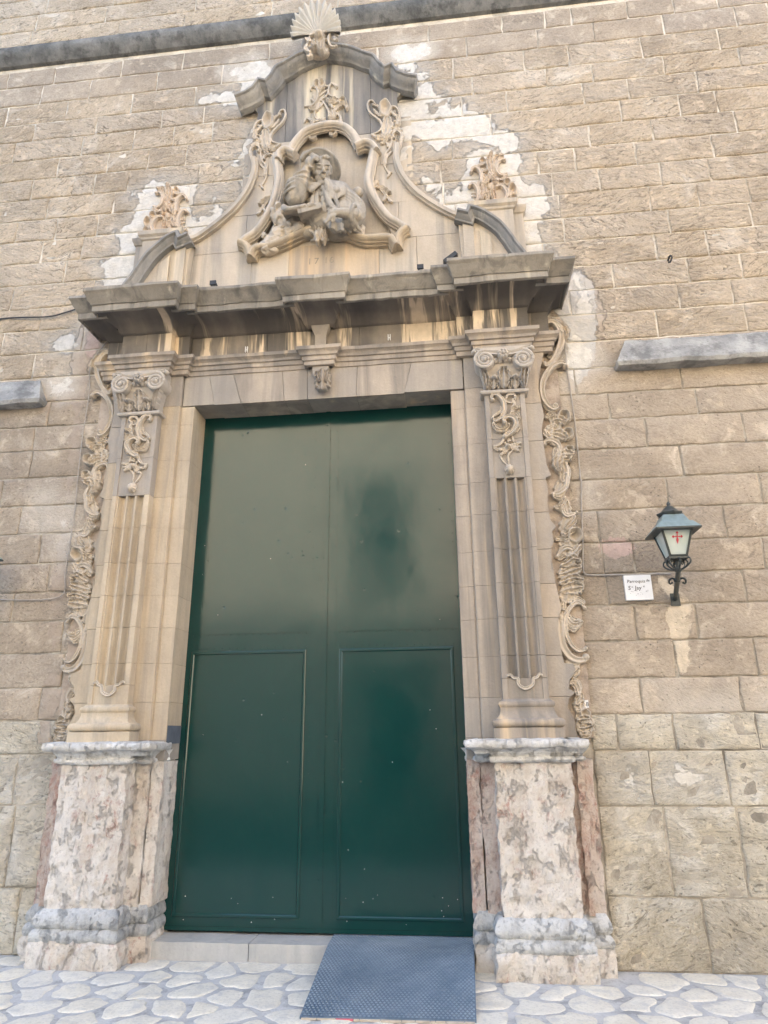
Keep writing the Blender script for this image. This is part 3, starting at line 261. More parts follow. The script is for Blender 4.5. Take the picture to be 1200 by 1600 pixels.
def carve(mb, items, y0, ws=1.0):
    for it in items:
        if ws != 1 and it[0] in 'SL': it = (it[0], it[1], it[2]*ws)+tuple(it[3:])
        if it[0] == 'S': scroll(mb, it[1], it[2], it[3], y0)
        elif it[0] == 'L': leaf(mb, it[1], it[2], it[3], y0, *it[4:])
        elif it[0] == 'C': cup(mb, it[1], it[2], it[3], it[4], y0, *it[5:])
        else: dome(mb, it[1], it[2], it[3], it[4], y0, *it[5:])
    return mb
# ---------------------------------------------------------------- materials
class NT:
    def __init__(self, name):
        self.m = bpy.data.materials.new(name); self.m.use_nodes = True; self.t = self.m.node_tree
        self.p = self.t.nodes['Principled BSDF']; self.co = self.n('ShaderNodeTexCoord').outputs['Object']
    def n(self, ty, **k):
        x = self.t.nodes.new(ty)
        for a, b in k.items(): setattr(x, a, b)
        return x
    def l(self, a, b): self.t.links.new(a, b)
    def set(self, s, v):
        if isinstance(v, bpy.types.NodeSocket): self.l(v, s)
        else: s.default_value = v
    def map(self, scale=(1, 1, 1), loc=(0, 0, 0), vec=None):
        x = self.n('ShaderNodeMapping'); self.l(vec or self.co, x.inputs[0]); x.inputs['Scale'].default_value = scale; x.inputs['Location'].default_value = loc; return x.outputs[0]
    def noise(self, vec, scale, detail=4, rough=.55, dist=0):
        x = self.n('ShaderNodeTexNoise'); self.l(vec, x.inputs['Vector']); x.inputs['Scale'].default_value = scale; x.inputs['Detail'].default_value = detail
        x.inputs['Roughness'].default_value = rough; x.inputs['Distortion'].default_value = dist; return x.outputs[0]
    def vor(self, vec, scale, feature='F1', rnd=1):
        x = self.n('ShaderNodeTexVoronoi'); x.feature = feature; self.l(vec, x.inputs['Vector']); x.inputs['Scale'].default_value = scale; x.inputs['Randomness'].default_value = rnd; return x.outputs['Distance']
    def ramp(self, f, stops):
        x = self.n('ShaderNodeValToRGB'); self.l(f, x.inputs[0]); e = x.color_ramp.elements
        while len(e) < len(stops): e.new(.5)
        for q, (p, c) in zip(e, stops): q.position = p; q.color = (c, c, c, 1) if isinstance(c, (int, float)) else (*c, 1)
        return x.outputs[0]
    def mix(self, f, a, b, mode='MIX'):
        x = self.n('ShaderNodeMix'); x.data_type = 'RGBA'; x.blend_type = mode
        self.set(x.inputs['Factor'], f)
        for s, v in ((x.inputs[6], a), (x.inputs[7], b)):
            if isinstance(v, tuple): s.default_value = (*v, 1)
            else: self.l(v, s)
        return x.outputs[2]
    def math(self, op, a, b=0):
        x = self.n('ShaderNodeMath', operation=op); self.set(x.inputs[0], a); self.set(x.inputs[1], b); return x.outputs[0]
    def bump(self, h, strength, dist, prev=None):
        x = self.n('ShaderNodeBump'); x.inputs['Strength'].default_value = strength; x.inputs['Distance'].default_value = dist; self.l(h, x.inputs['Height'])
        if prev: self.l(prev, x.inputs['Normal'])
        return x.outputs[0]
    def rnd(self): return self.n('ShaderNodeObjectInfo').outputs['Random']
    def fin(self, col, rough=.9, nrm=None, **k):
        self.set(self.p.inputs['Base Color'], (*col, 1) if isinstance(col, tuple) else col); self.set(self.p.inputs['Roughness'], rough)
        if nrm: self.l(nrm, self.p.inputs['Normal'])
        for a, b in k.items(): self.set(self.p.inputs[a.replace('_', ' ')], b)
        return self.m
def plain(name, col, rough=.6, metal=0, var=.25):
    t = NT(name); f = t.noise(t.co, 18, 5); c2 = tuple(c*(1-var) for c in col)
    return t.fin(t.mix(t.ramp(f, [(.35, 0), (.65, 1)]), c2, col), rough, t.bump(t.noise(t.co, 60, 3), .2, .004), Metallic=metal)
def ashlar(name, light, dark, lime, tool=1.0, limeamt=.5, pit=.3):
    t = NT(name); r = t.rnd()
    r2 = t.math('FRACT', t.math('MULTIPLY', r, 7.31))
    f = t.noise(t.map((1, 1, 1.6)), 2.2, 6, .6); base = t.mix(t.ramp(f, [(.3, 0), (.7, 1)]), dark, light)
    grain = t.noise(t.co, 46, 4, .65); base = t.mix(.4, base, t.mix(t.ramp(grain, [(.3, 0), (.7, 1)]), tuple(c*.62 for c in dark), tuple(min(1, c*1.2) for c in light)))
    hue = t.n('ShaderNodeHueSaturation'); t.l(base, hue.inputs['Color'])
    t.l(t.math('ADD', t.math('MULTIPLY', r, .16), .92), hue.inputs['Value']); t.l(t.math('ADD', t.math('MULTIPLY', r2, .16), .92), hue.inputs['Saturation'])
    base = hue.outputs[0]
    big = t.ramp(t.noise(t.map((1, 1, .7), (4, 0, 2)), .55, 5, .6), [(.42, 0), (.62, 1)]); base = t.mix(t.math('MULTIPLY', big, .35), base, tuple(min(1, c*1.25) for c in light))
    lm = t.ramp(t.noise(t.co, 3.1, 7, .7, .6), [(.60-.12*limeamt, 0), (.72-.08*limeamt, 1)])
    base = t.mix(t.math('MULTIPLY', lm, .7), base, lime)
    # tooling marks: stretched noise, turned differently on every block
    rot = t.n('ShaderNodeVectorRotate'); rot.rotation_type = 'Y_AXIS'; t.l(t.co, rot.inputs['Vector']); t.l(t.math('MULTIPLY', t.math('SUBTRACT', r2, .5), 1.1), rot.inputs['Angle'])
    tool_h = t.noise(t.map((9, 9, 24), vec=rot.outputs[0]), 1.0, 7, .70, 1.6)
    pits = t.ramp(t.vor(t.map((1, 1, 1)), 24), [(.06, 0), (.2, 1)])
    pm = t.ramp(t.noise(t.co, 1.7, 3), [(.5-.25*pit, 0), (.62, 1)]); pits2 = t.mix(pm, (1, 1, 1), pits)
    base = t.mix(t.math('MULTIPLY', t.math('SUBTRACT', 1, pits2), .5), base, tuple(c*.3 for c in dark))
    tm = t.ramp(tool_h, [(.38, 0), (.47, 1)]); tk = t.math('ADD', t.math('MULTIPLY', t.ramp(t.noise(t.co, .9, 3), [(.35, 0), (.65, 1)]), .6), .25); base = t.mix(t.math('MULTIPLY', t.math('MULTIPLY', t.math('SUBTRACT', 1, tm), tool), tk), base, tuple(c*.30 for c in dark))
    dk = t.ramp(t.noise(t.map((1, 1, .8), (9, 2, 6)), .8, 7, .68, .5), [(.47, 0), (.66, 1)]); base = t.mix(t.math('MULTIPLY', dk, .42), base, tuple(c*.62 for c in dark))
    bl = t.ramp(t.noise(t.map((1, 1, 1), (5, 5, 5)), 8, 4, .6), [(.60, 0), (.66, 1)]); base = t.mix(t.math('MULTIPLY', bl, .5), base, tuple(min(1, c*1.28) for c in light))
    hi = t.ramp(tool_h, [(.58, 0), (.68, 1)]); base = t.mix(t.math('MULTIPLY', hi, .3*tool), base, lime)
    # lime wash, grey render and mortar smears: stains mapped on the stones themselves
    rag = t.math('SUBTRACT', t.noise(t.co, 4.5, 8, .72, .4), .5); keep = 1.0
    for nm, col in (('tan', (.66, .56, .42)), ('brown', (.40, .325, .255)), ('pink', (.54, .39, .33)), ('grey', (.50, .49, .465)), ('lime', (.68, .645, .575))):
        at = t.n('ShaderNodeAttribute'); at.attribute_name = nm
        fc = t.ramp(t.math('ADD', at.outputs['Fac'], t.math('MULTIPLY', rag, 1.3)), [(.47, 0), (.53, 1)])
        if nm == 'lime': base = t.mix(t.math('MULTIPLY', t.ramp(t.math('ADD', at.outputs['Fac'], t.math('MULTIPLY', rag, .5)), [(.02, 0), (.45, 1)]), .42), base, (.62, .585, .52))
        shade = t.mix(t.ramp(t.noise(t.co, 16, 5, .7), [(.3, 0), (.6, 1)]), tuple(c*.74 for c in col), col)
        base = t.mix(t.math('MULTIPLY', fc, t.ramp(t.noise(t.co, 2.6, 6, .7), [(.3, .45), (.55, .95)])), base, shade); keep = t.math('MULTIPLY', keep, t.math('SUBTRACT', 1, t.math('MULTIPLY', fc, .75)))
    hgt = t.math('MULTIPLY', tool_h, keep)
    n = t.bump(hgt, min(1, 1.0*tool), .045*tool); n = t.bump(grain, .5, .012, n); n = t.bump(pits2, .6, .02, n)
    return t.fin(base, .95, n)
def carved(name, cols, streak=.6, dirt=(.17, .165, .16), wash=(.62, .47, .30), washamt=.3, bumpk=1.0, stain=.5, wide=1.0):
    t = NT(name); f = t.noise(t.map((1, 1, .55)), 1.9, 8, .68)
    base = t.ramp(f, [(.32, cols[0]), (.5, cols[1]), (.66, cols[2])]); hv = t.n('ShaderNodeHueSaturation'); t.l(base, hv.inputs['Color']); t.l(t.math('ADD', t.math('MULTIPLY', t.rnd(), .14), .93), hv.inputs['Value']); base = hv.outputs[0]
    gr = t.noise(t.co, 55, 5, .7); base = t.mix(.25, base, t.mix(gr, tuple(c*.55 for c in cols[1]), tuple(min(1, c*1.3) for c in cols[2])))
    s1 = t.ramp(t.noise(t.map((7*wide, 7*wide, .45*wide)), 1.0, 6, .62, 1.0), [(.56-.16*stain, 0), (.72-.1*stain, 1)])
    base = t.mix(t.math('MULTIPLY', s1, streak), base, dirt)
    s2 = t.ramp(t.noise(t.map((9*wide, 9*wide, .5*wide), (3, 1, 5)), 1.0, 5, .6, .3), [(.63-.14*washamt, 0), (.74-.1*washamt, 1)])
    base = t.mix(t.math('MULTIPLY', s2, .8), base, wash)
    sp = t.ramp(t.vor(t.co, 34), [(.05, 1), (.10, 0)]); spm = t.ramp(t.noise(t.co, 5, 2), [(.55, 0), (.6, 1)])
    base = t.mix(t.math('MULTIPLY', t.math('MULTIPLY', sp, spm), .5), base, tuple(c*.3 for c in cols[0]))
    n = t.bump(t.noise(t.co, 14, 5, .6), .25*bumpk, .02); n = t.bump(gr, .35*bumpk, .006, n)
    return t.fin(base, .85, n)
def marble(name, cols, vein=(.36, .13, .09), pale=(.78, .74, .68), redamt=.5):
    t = NT(name); f = t.noise(t.map((1, 1, .75)), 9, 9, .76, .15); base = t.ramp(f, [(.30, cols[0]), (.45, cols[1]), (.58, cols[2]), (.72, pale)])
    red = t.ramp(t.noise(t.map((1, 1, .7), (7, 3, 1)), 12, 8, .76, .3), [(.60-.1*redamt, 0), (.68-.08*redamt, 1)]); base = t.mix(t.math('MULTIPLY', red, .6), base, vein)
    w = t.ramp(t.noise(t.map((1.3, 1.3, .45)), 2.6, 6, .65), [(.46, 0), (.6, 1)]); base = t.mix(t.math('MULTIPLY', w, .75), base, pale)
    g = t.noise(t.co, 34, 6, .75); base = t.mix(t.math('MULTIPLY', t.ramp(g, [(.34, 1), (.47, 0)]), .45), base, tuple(c*.5 for c in cols[0]))
    cr_ = t.ramp(t.noise(t.map((1, 1, .6)), 13, 7, .74, .3), [(.38, 0), (.45, 1)]); base = t.mix(t.math('MULTIPLY', t.math('SUBTRACT', 1, cr_), .18), base, tuple(c*.5 for c in cols[0]))
    n = t.bump(f, .6, .04); n = t.bump(g, .8, .018, n); n = t.bump(cr_, .8, .02, n)
    return t.fin(base, .82, n)
ASH_UP = ashlar('sandstone_upper', (.66, .545, .405), (.45, .355, .25), (.82, .73, .60), 1.0, .5, .1)
ASH_MID = ashlar('sandstone_weathered', (.45, .375, .285), (.27, .22, .17), (.69, .60, .48), .5, .4, .35)
ASH_LOW = ashlar('sandstone_base', (.66, .59, .46), (.40, .35, .27), (.82, .78, .69), .85, .9, 1.3)
def lime_mat(name, a, b, bk=1):
    t = NT(name); f = t.noise(t.co, 3.5, 6, .65); g = t.noise(t.co, 40, 4, .6); k = t.noise(t.map((1, 1, 1), (3, 3, 3)), 5, 7, .7)
    c = t.mix(t.ramp(f, [(.35, 0), (.65, 1)]), a, b); c = t.mix(t.math('MULTIPLY', t.ramp(g, [(.3, 1), (.45, 0)]), .3), c, tuple(x*.5 for x in a))
    c = t.mix(t.math('MULTIPLY', t.ramp(k, [(.50, 0), (.62, 1)]), .65), c, tuple(x*.5 for x in a))
    return t.fin(c, .95, t.bump(g, .5*bk, .012, t.bump(f, .5*bk, .03)))
POINTING = lime_mat('lime_pointing', (.56, .50, .40), (.76, .70, .60))
POINT_LOW = lime_mat('old_pointing', (.26, .23, .185), (.50, .45, .37))
LIME = lime_mat('white_lime', (.68, .67, .63), (.80, .79, .75))
GREYR = lime_mat('grey_render', (.40, .40, .38), (.56, .55, .51))
BROWNR = lime_mat('brown_mortar', (.36, .285, .22), (.46, .385, .31))
PINKR = lime_mat('pink_mortar', (.50, .34, .28), (.60, .46, .38))
MOULD = lime_mat('grey_stone_mould', (.23, .23, .22), (.45, .44, .41), 1.5)
STRING = lime_mat('sooty_stone_mould', (.10, .105, .105), (.26, .26, .25), 1.5)
PST = carved('portal_stone', ((.28, .235, .19), (.395, .335, .27), (.51, .43, .34)), .75, (.165, .155, .14), (.64, .49, .32), .45, 1, .85, .5)
PSTY = carved('portal_stone_yellow', ((.37, .295, .21), (.49, .395, .28), (.61, .51, .37)), .6, (.25, .225, .19), (.70, .52, .30), .4, 1, .5, .5)
PGREY = carved('portal_stone_grey', ((.27, .24, .205), (.365, .32, .27), (.45, .395, .325)), .55, (.21, .20, .185), (.60, .47, .32), .3, 1, .7, .5)
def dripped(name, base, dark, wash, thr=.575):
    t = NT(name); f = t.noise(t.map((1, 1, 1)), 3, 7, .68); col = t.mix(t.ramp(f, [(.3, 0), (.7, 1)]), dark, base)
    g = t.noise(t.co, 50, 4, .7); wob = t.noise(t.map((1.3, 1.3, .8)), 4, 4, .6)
    soot_shade = t.ramp(t.noise(t.map((2.2, .5, .5)), 1.0, 4, .6), [(.40, 0), (.58, 1)]); col = t.mix(t.math('MULTIPLY', soot_shade, .7), col, (.07, .065, .06))
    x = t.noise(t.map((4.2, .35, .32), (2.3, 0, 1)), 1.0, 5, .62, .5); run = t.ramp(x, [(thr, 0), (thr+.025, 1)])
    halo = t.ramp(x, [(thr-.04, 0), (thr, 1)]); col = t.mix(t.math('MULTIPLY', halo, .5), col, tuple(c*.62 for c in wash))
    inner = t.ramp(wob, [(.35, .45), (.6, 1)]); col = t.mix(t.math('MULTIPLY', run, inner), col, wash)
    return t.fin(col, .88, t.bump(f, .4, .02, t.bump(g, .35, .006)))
FRZ = dripped('frieze_stone', (.31, .265, .21), (.18, .155, .13), (.74, .60, .43), .56)  # dark tones mix soot stains with the cornice's shade, put into the colour
SOFF = dripped('shaded_soffit_stone', (.24, .205, .165), (.14, .12, .105), (.60, .49, .36), .605)  # darker copy of the frieze tones, painting in the underside's shade
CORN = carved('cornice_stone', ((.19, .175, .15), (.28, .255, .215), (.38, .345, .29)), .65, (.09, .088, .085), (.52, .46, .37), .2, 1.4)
CAPI = carved('capital_stone', ((.38, .34, .29), (.47, .42, .36), (.54, .485, .42)), .3, (.27, .26, .24), (.56, .46, .34), .1, .6)
PEDI = carved('pediment_stone', ((.40, .335, .26), (.50, .425, .33), (.60, .525, .42)), .8, (.19, .185, .175), (.72, .59, .40), .5, 1, .7, .34)
PEDT = carved('sooty_pediment_stone', ((.20, .19, .17), (.28, .255, .22), (.37, .33, .27)), .9, (.085, .085, .085), (.74, .64, .46), .75, 1, .9, .42)
PEDL = carved('orange_pediment_stone', ((.40, .32, .235), (.54, .42, .29), (.62, .50, .36)), .85, (.18, .18, .175), (.70, .50, .30), .8, 1, .8, .28)
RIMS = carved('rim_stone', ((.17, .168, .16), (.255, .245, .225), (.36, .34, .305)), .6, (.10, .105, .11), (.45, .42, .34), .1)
CARV = carved('carved_stone', ((.43, .365, .285), (.53, .455, .36), (.61, .53, .43)), .45, (.26, .245, .22), (.60, .48, .34), .15, .5)
FIGM = carved('figure_stone', ((.25, .225, .185), (.34, .305, .25), (.43, .38, .31)), .6, (.14, .135, .125), (.56, .45, .31), .25, .6)
FINM = carved('finial_stone', ((.45, .36, .28), (.55, .45, .35), (.62, .53, .42)), .2, (.32, .27, .22), (.60, .40, .26), .3, .6)
SHELLM = carved('shell_stone', ((.46, .43, .38), (.55, .52, .46), (.62, .59, .53)), .3, (.3, .29, .27), (.6, .5, .4), .1, .6)
MARB = marble('breccia_marble', ((.53, .45, .375), (.62, .545, .465), (.69, .635, .56)))
MARBR = marble('red_breccia', ((.36, .23, .18), (.50, .37, .30), (.58, .49, .42)), (.34, .12, .09), (.66, .59, .52), .9)
BLUES = marble('blue_grey_stone', ((.26, .265, .265), (.38, .385, .38), (.50, .50, .48)), (.55, .48, .42), (.68, .69, .68), .1)
CAPM = marble('white_cap_stone', ((.50, .48, .43), (.64, .62, .58), (.74, .73, .70)), (.22, .19, .17), (.82, .82, .80), .1)
SLATE = plain('slate_patch', (.10, .12, .15), .8)
DARKM = plain('dark_metal', (.03, .032, .034), .5)
CABLE = plain('cable_sheath', (.42, .38, .33), .7)
BLACKC = plain('black_cable', (.06, .06, .06), .7)
WHITE = plain('white_tile', (.78, .78, .77), .35, 0, .06)
INK = plain('ink', (.03, .03, .03), .6)
# ================================================================ SETTING
# ---- pavement
mb = MB(); mb.grid([[(x, y, -.0022) for x in np.linspace(-30, 30, 13)] for y in np.linspace(-14, 1.0, 9)])
PAVM = lime_mat('pavement_mortar', (.38, .385, .385), (.52, .52, .51))
pavement = mb.build('pavement', PAVM, None, None); pavement['kind'] = 'structure'
mb = MB(); mb.grid([[(x, y, .004) for x in np.linspace(-30, 30, 9)] for y in (-13.9, -3.2)])
street = mb.build('street', plain('added_asphalt', (.05, .05, .052), .9), None, None); street['kind'] = 'structure'  # unseen asphalt strip added behind the camera to darken the lower door's reflection
def clip_poly(P, a, b, c):                  # keep a*x+b*y<=c
    out = []
    for i in range(len(P)):
        p, q = P[i], P[(i+1) % len(P)]; dp, dq = a*p[0]+b*p[1]-c, a*q[0]+b*q[1]-c
        if dp <= 0: out.append(p)
        if dp*dq < 0: t = dp/(dp-dq); out.append((p[0]+(q[0]-p[0])*t, p[1]+(q[1]-p[1])*t))
    return out
FLAG = NT('flagstone')
_f = FLAG.noise(FLAG.co, 5, 6, .65); _r = FLAG.rnd()
_c = FLAG.mix(FLAG.ramp(_f, [(.3, 0), (.7, 1)]), (.58, .54, .45), (.76, .72, .61))
_c = FLAG.mix(FLAG.math('MULTIPLY', _r, .45), _c, (.62, .61, .57)); _g = FLAG.noise(FLAG.co, 45, 5, .7)
_c = FLAG.mix(FLAG.math('MULTIPLY', FLAG.ramp(_g, [(.3, 1), (.5, 0)]), .4), _c, (.25, .25, .24)); _q = FLAG.noise(FLAG.map((1, 1, 1), (4, 4, 4)), 7, 7, .72)
_c = FLAG.mix(FLAG.ramp(_q, [(.52, 0), (.62, .6)]), _c, (.44, .44, .43))
FLAG = FLAG.fin(_c, .75, FLAG.bump(_f, .25, .015, FLAG.bump(_g, .5, .008)))
rs = random.Random(3); seeds = []
for i in range(34):
    for j in range(9):
        x = -5.0+i*.27+(j % 2)*.13+rs.uniform(-.10, .10); y = -2.15+j*.26+rs.uniform(-.09, .09); seeds.append((x, y))
cnt = 0
for k, s in enumerate(seeds):
    if not (-4.9 < s[0] < 3.6 and -2.0 < s[1] < .05): continue
    if cnt >= 290: break
    if -3.25 < s[0] < -2.6 and s[1] > -.2: continue
    if .2 < s[0] < .95 and s[1] > -.25: continue
    P = [(s[0]-.5, s[1]-.5), (s[0]+.5, s[1]-.5), (s[0]+.5, s[1]+.5), (s[0]-.5, s[1]+.5)]
    for q in seeds:
        if q is s: continue
        a, b = q[0]-s[0], q[1]-s[1]; l = math.hypot(a, b)
        if l > .9: continue
        gap = rs.uniform(.008, .024)
        P = clip_poly(P, a/l, b/l, (q[0]**2+q[1]**2-s[0]**2-s[1]**2)/(2*l)-gap)
        if len(P) < 3: break
    P = clip_poly(P, 0, 1, .06)
    if len(P) < 3: continue
    cx, cy = np.mean(P, axis=0); Q = []
    for i in range(len(P)):                 # subdivide, round and wobble the outline
        p, q = np.array(P[i]), np.array(P[(i+1) % len(P)])
        for t in (.12, .38, .62, .88): Q.append(p+(q-p)*t)
    Q = np.array(Q); n = len(Q)
    Q = Q*.5+.25*(np.roll(Q, 1, 0)+np.roll(Q, -1, 0)); Q += np.stack([vnoise(np.c_[Q*14, Q[:, :1]*0], 5), vnoise(np.c_[Q*14, Q[:, :1]*0], 9)], 1)*.024
    h = .001+rs.uniform(0, .002); mb = MB(); g = []
    for r, z in ((1, -.006), (.96, -.0008), (.90, h), (.6, h+.0008), (.25, h), (.02, h+.0008)):
        R = np.array([cx, cy])+(Q-[cx, cy])*r; z = z+(vnoise(np.c_[R*9, R[:, :1]*0], 3)*.004 if r < .99 else 0)*np.ones(n)
        g.append(np.c_[R, z])
    mb.grid(g, closed=True); mb.build('paving_stone', FLAG, pavement, 50); cnt += 1

# ---- church wall
church = MB(); low_w = MB()
for x0, x1, z0, z1 in ((-18, XC-1.25, 4.66, 14), (XC+1.25, 16, 4.66, 14), (XC-1.25, XC+1.25, 4.52, 14)): church.box(x0, x1, .0745, .9, z0, z1)
church.box(XC-1.6, XC+1.6, .42, .8, -.1, 4.6)
for x0, x1 in ((-18, XC-1.25), (XC+1.25, 16)): low_w.box(x0, x1, .0745, .9, -.1, 4.659)
wall = church.build('church_wall', POINTING, None, None)
tag(wall, 'old sandstone church wall of coursed blocks with pale lime joints around the portal', 'wall')
low_w.build('lower_bedding', POINT_LOW, wall, None)
def block(x0, x1, z0, z1, m, amp, seed, j=.005, into=None):
    x0 += j; x1 -= j; z0 += j*.8; z1 -= j*.8; w, h = x1-x0, z1-z0
    def ls(a, b, r): n = max(2, int((b-a)/r)); return np.concatenate([[a, a+.005], np.linspace(a+.014, b-.014, n), [b-.005, b]])
    X, Z = np.meshgrid(ls(x0, x1, .05), ls(z0, z1, .04)); e = np.minimum(np.minimum(X-x0, x1-X), np.minimum(Z-z0, z1-Z))
    P = np.stack([X, Z*0, Z], -1).reshape(-1, 3); n = fbm(P*np.array([7, 1, 11])+seed*3.3, seed, 3).reshape(X.shape)
    lowf = fbm(P*2.3+seed*1.7, seed+5, 2).reshape(X.shape)
    y = np.minimum(.064+.004*lowf-amp*(n*.62+.06)*np.clip(e/.02, .25, 1), .081)
    y = np.where(e < .002, .088, np.where(e < .008, np.minimum(y+.003, .073), y))
    wob = vnoise(P*13+seed, 4).reshape(X.shape)*.009*(e < .02)
    mb = MB(); mb.grid(np.stack([X+wob, y, Z+wob*.7], -1))
    if into is not None: into.add(mb.verts(), mb.f); return
    o = mb.build('stone_block', m, wall, 60); me = o.data; n = len(me.vertices); co = np.zeros(n*3); me.vertices.foreach_get('co', co); co = co.reshape(-1, 3)[:, [0, 2]]
    for nm, polys in STAINS:
        v = np.zeros(n)
        for q in polys:
            wk = .62 if q in T['lime2'] else 1.0
            q = np.array(q); lo_, hi_ = q.min(0)-.2, q.max(0)+.2
            if x1 < lo_[0] or x0 > hi_[0] or z1 < lo_[1] or z0 > hi_[1]: continue
            v = np.maximum(v, wk*np.clip(.5+sdist(q, co)/(.2 if nm != 'lime' else .34), 0, 1))
        if v.any(): me.attributes.new(nm, 'FLOAT', 'POINT').data.foreach_set('value', v)
    return o
def sdist(q, P):                            # signed distance to an outline, positive inside
    d = np.full(len(P), 9.0); ins = np.zeros(len(P), bool)
    for i in range(len(q)):
        a, b = q[i], q[(i+1) % len(q)]; ab = b-a; t = np.clip(((P-a)@ab)/(ab@ab+1e-12), 0, 1); d = np.minimum(d, np.linalg.norm(P-a-t[:, None]*ab, axis=1))
        c = (a[1] > P[:, 1]) != (b[1] > P[:, 1]); xx = a[0]+(P[:, 1]-a[1])*(b[0]-a[0])/(b[1]-a[1]+1e-12); ins ^= c & (P[:, 0] < xx)
    return np.where(ins, d, -d)
STAINS = (('tan', T['tan']), ('lime', list(T['plaster'])+list(T['lime2'])), ('grey', T['grey']), ('brown', T['mortar']), ('pink', T['pink']))
beyond = {}; rs = random.Random(11); zc = list(T['zc']); zc = [10.62, 10.33, 10.05, 9.78, 9.54]+zc; nb = 0
for k in range(len(zc)-1):
    zt, zb = zc[k], zc[k+1]
    if k == 4: continue                     # the string course sits here
    zm = (zt+zb)/2; lo, hi = -4.3-.17*max(0, zm-1.2), 2.5+.13*max(0, zm-1.0)
    js = sorted(x for x, z in T['joints'] if zb < z < zt)
    xs = [lo]+[x for x in js if lo+.2 < x < hi-.2]+[hi]; xs2 = [xs[0]]
    for a, b in zip(xs, xs[1:]):
        n = max(1, int(round((b-a)/(.95 if zm > 1.43 else 1.25)))) if b-a > 1.25 else 1
        for i in range(1, n): xs2.append(a+(b-a)*(i+rs.uniform(-.14, .14))/n)
        xs2.append(b)
    for a, b in zip(xs2, xs2[1:]):
        half = 2.135 if zm < 5.35 else (1.75 if zm < 6.1 else (.95 if zm < 6.7 else (.8 if zm < 7.0 else (.69 if zm < 8.1 else .0))))
        L, R = XC-half, XC+half
        if half and a > L-.02 and b < R+.02: continue
        if half and zm < 8.1:
            if a < L < b and b < R: b = L
            elif a < R < b and a > L: a = R
            elif a < L and b > R: block(R, b, zb, zt, ASH_UP, .018, k*37+nb+500); b = L
        if b-a < .035: continue
        m, amp = (ASH_UP, .018) if zm > 4.9 else ((ASH_MID, .012) if zm > 1.75 else (ASH_LOW, .042))
        if 8.6 < zm < 9.2: m, amp = ASH_MID, .006
        block(a, b, zb, zt, m, amp, k*37+nb, (.0038) if zm > 4.6 else (.0032 if zm > 1.5 else .0035)); nb += 1
    m, amp = (ASH_UP, .018) if zm > 4.9 else ((ASH_MID, .012) if zm > 1.75 else (ASH_LOW, .042))   # the wall goes on beyond the picture
    for e, d in ((hi, 1), (lo, -1)):
        x = e
        for q in range(4):
            w_ = rs.uniform(.7, 1.1); a, b = (x, x+w_) if d > 0 else (x-w_, x); block(a, b, zb, zt, m, amp, k*53+q*7+d, .0038, beyond.setdefault(m.name, (m, MB()))[1]); x += d*w_
for m, mb in beyond.values():
    o = mb.build('outlying_blocks', m, wall, 60); o['kind'] = 'stuff'
print('blocks', nb, 'flags', cnt)
mb = MB(); sweep(mb, [(-14, .08), (12, .08)], [(0, 9.17), (.05, 9.175), (.09, 9.21), (.13, 9.25), (.155, 9.30), (.155, 9.345), (.13, 9.37), (.02, 9.53), (-.05, 9.53)])
mb.build('string_course', STRING, wall)
prof = [(0, 4.60), (.13, 4.605), (.145, 4.64), (.03, 4.90), (-.05, 4.90)]
def ledge(plan):
    mb = MB(); sweep(mb, dense(plan, .05), prof).rough(.008, 9); mb.build('ledge', MOULD, wall)
def dense(plan, r):
    out = [plan[0]]
    for a, b in zip(plan, plan[1:]):
        n = max(1, int(math.hypot(b[0]-a[0], b[1]-a[1])/r)); out += [(a[0]+(b[0]-a[0])*i/n, a[1]+(b[1]-a[1])*i/n) for i in range(1, n+1)]
    return out
ledge([(1.62, .3), (1.62, .08), (7, .08)]); ledge([(-9, .08), (-4.03, .08), (-4.03, .3)])
def patch(poly, y, m, name, amp=.012, fr=11):
    P = dense(list(poly)+[poly[0]], .03)[:-1]; P = np.array(P); Q = np.c_[P[:, 0], P[:, 0]*0, P[:, 1]]
    P = P+np.stack([fbm(Q*fr, 3), fbm(Q*fr, 8)], 1)*amp; mb = MB(); mb.prism([tuple(p) for p in P], y, .09)
    mb.build(name, m, wall, None)

# ================================================================ PORTAL
portal = thing('stone_portal', 'carved baroque stone portal framing the green door, with pilasters, heavy cornice and curved pediment', 'portal', loc=(0, 0, 0))
def both(f, name, m, parents, ang=35, ml=None):  # build once on the right, mirrored on the left
    for side in (0, 1):
        mb = f(side)
        (mb if side == 0 else mb.mirror()).build(name, (ml or m) if side else m, parents[side], ang)
peds = [part('pedestal', portal) for _ in range(2)]
PP = [(1.232, .3), (1.232, 0), (1.37, 0), (1.37, -.18), (1.95, -.18), (1.95, -.03), (2.09, -.03), (2.09, .1)]
def f(s):
    mb = MB(); mb.box(XC+1.395, XC+1.93, -.18, .1, .355, 1.38, .022); V = mb.verts()
    mb.rough(.012, 7, 3+s*40).rough(.010, 22, 9+s*40, 2)
    V = mb.v[0]; k = np.clip((.62-V[:, 2])/.3, 0, 1)+np.clip((V[:, 2]-1.2)/.2, 0, 1)*.6   # more broken away at foot and head
    V[:, 1] += np.abs(fbm(V*13, 21+s))*.035*k*(V[:, 1] < -.1); return mb
both(f, 'die', MARB, peds, 60)
def f(s):
    mb = MB(); mb.box(XC+1.19, XC+1.283, .0, .42, .355, 1.37, .025); return mb.rough(.006, 15, 5+s)
both(f, 'side_panel', MARBR, peds, 50, MARB)
def f(s):
    mb = MB(); mb.box(XC+1.29, XC+1.40, -.02, .1, .355, 1.37, .025); return mb.rough(.008, 15, 15+s)
both(f, 'side_panel', MARBR, peds, 50, MARB)
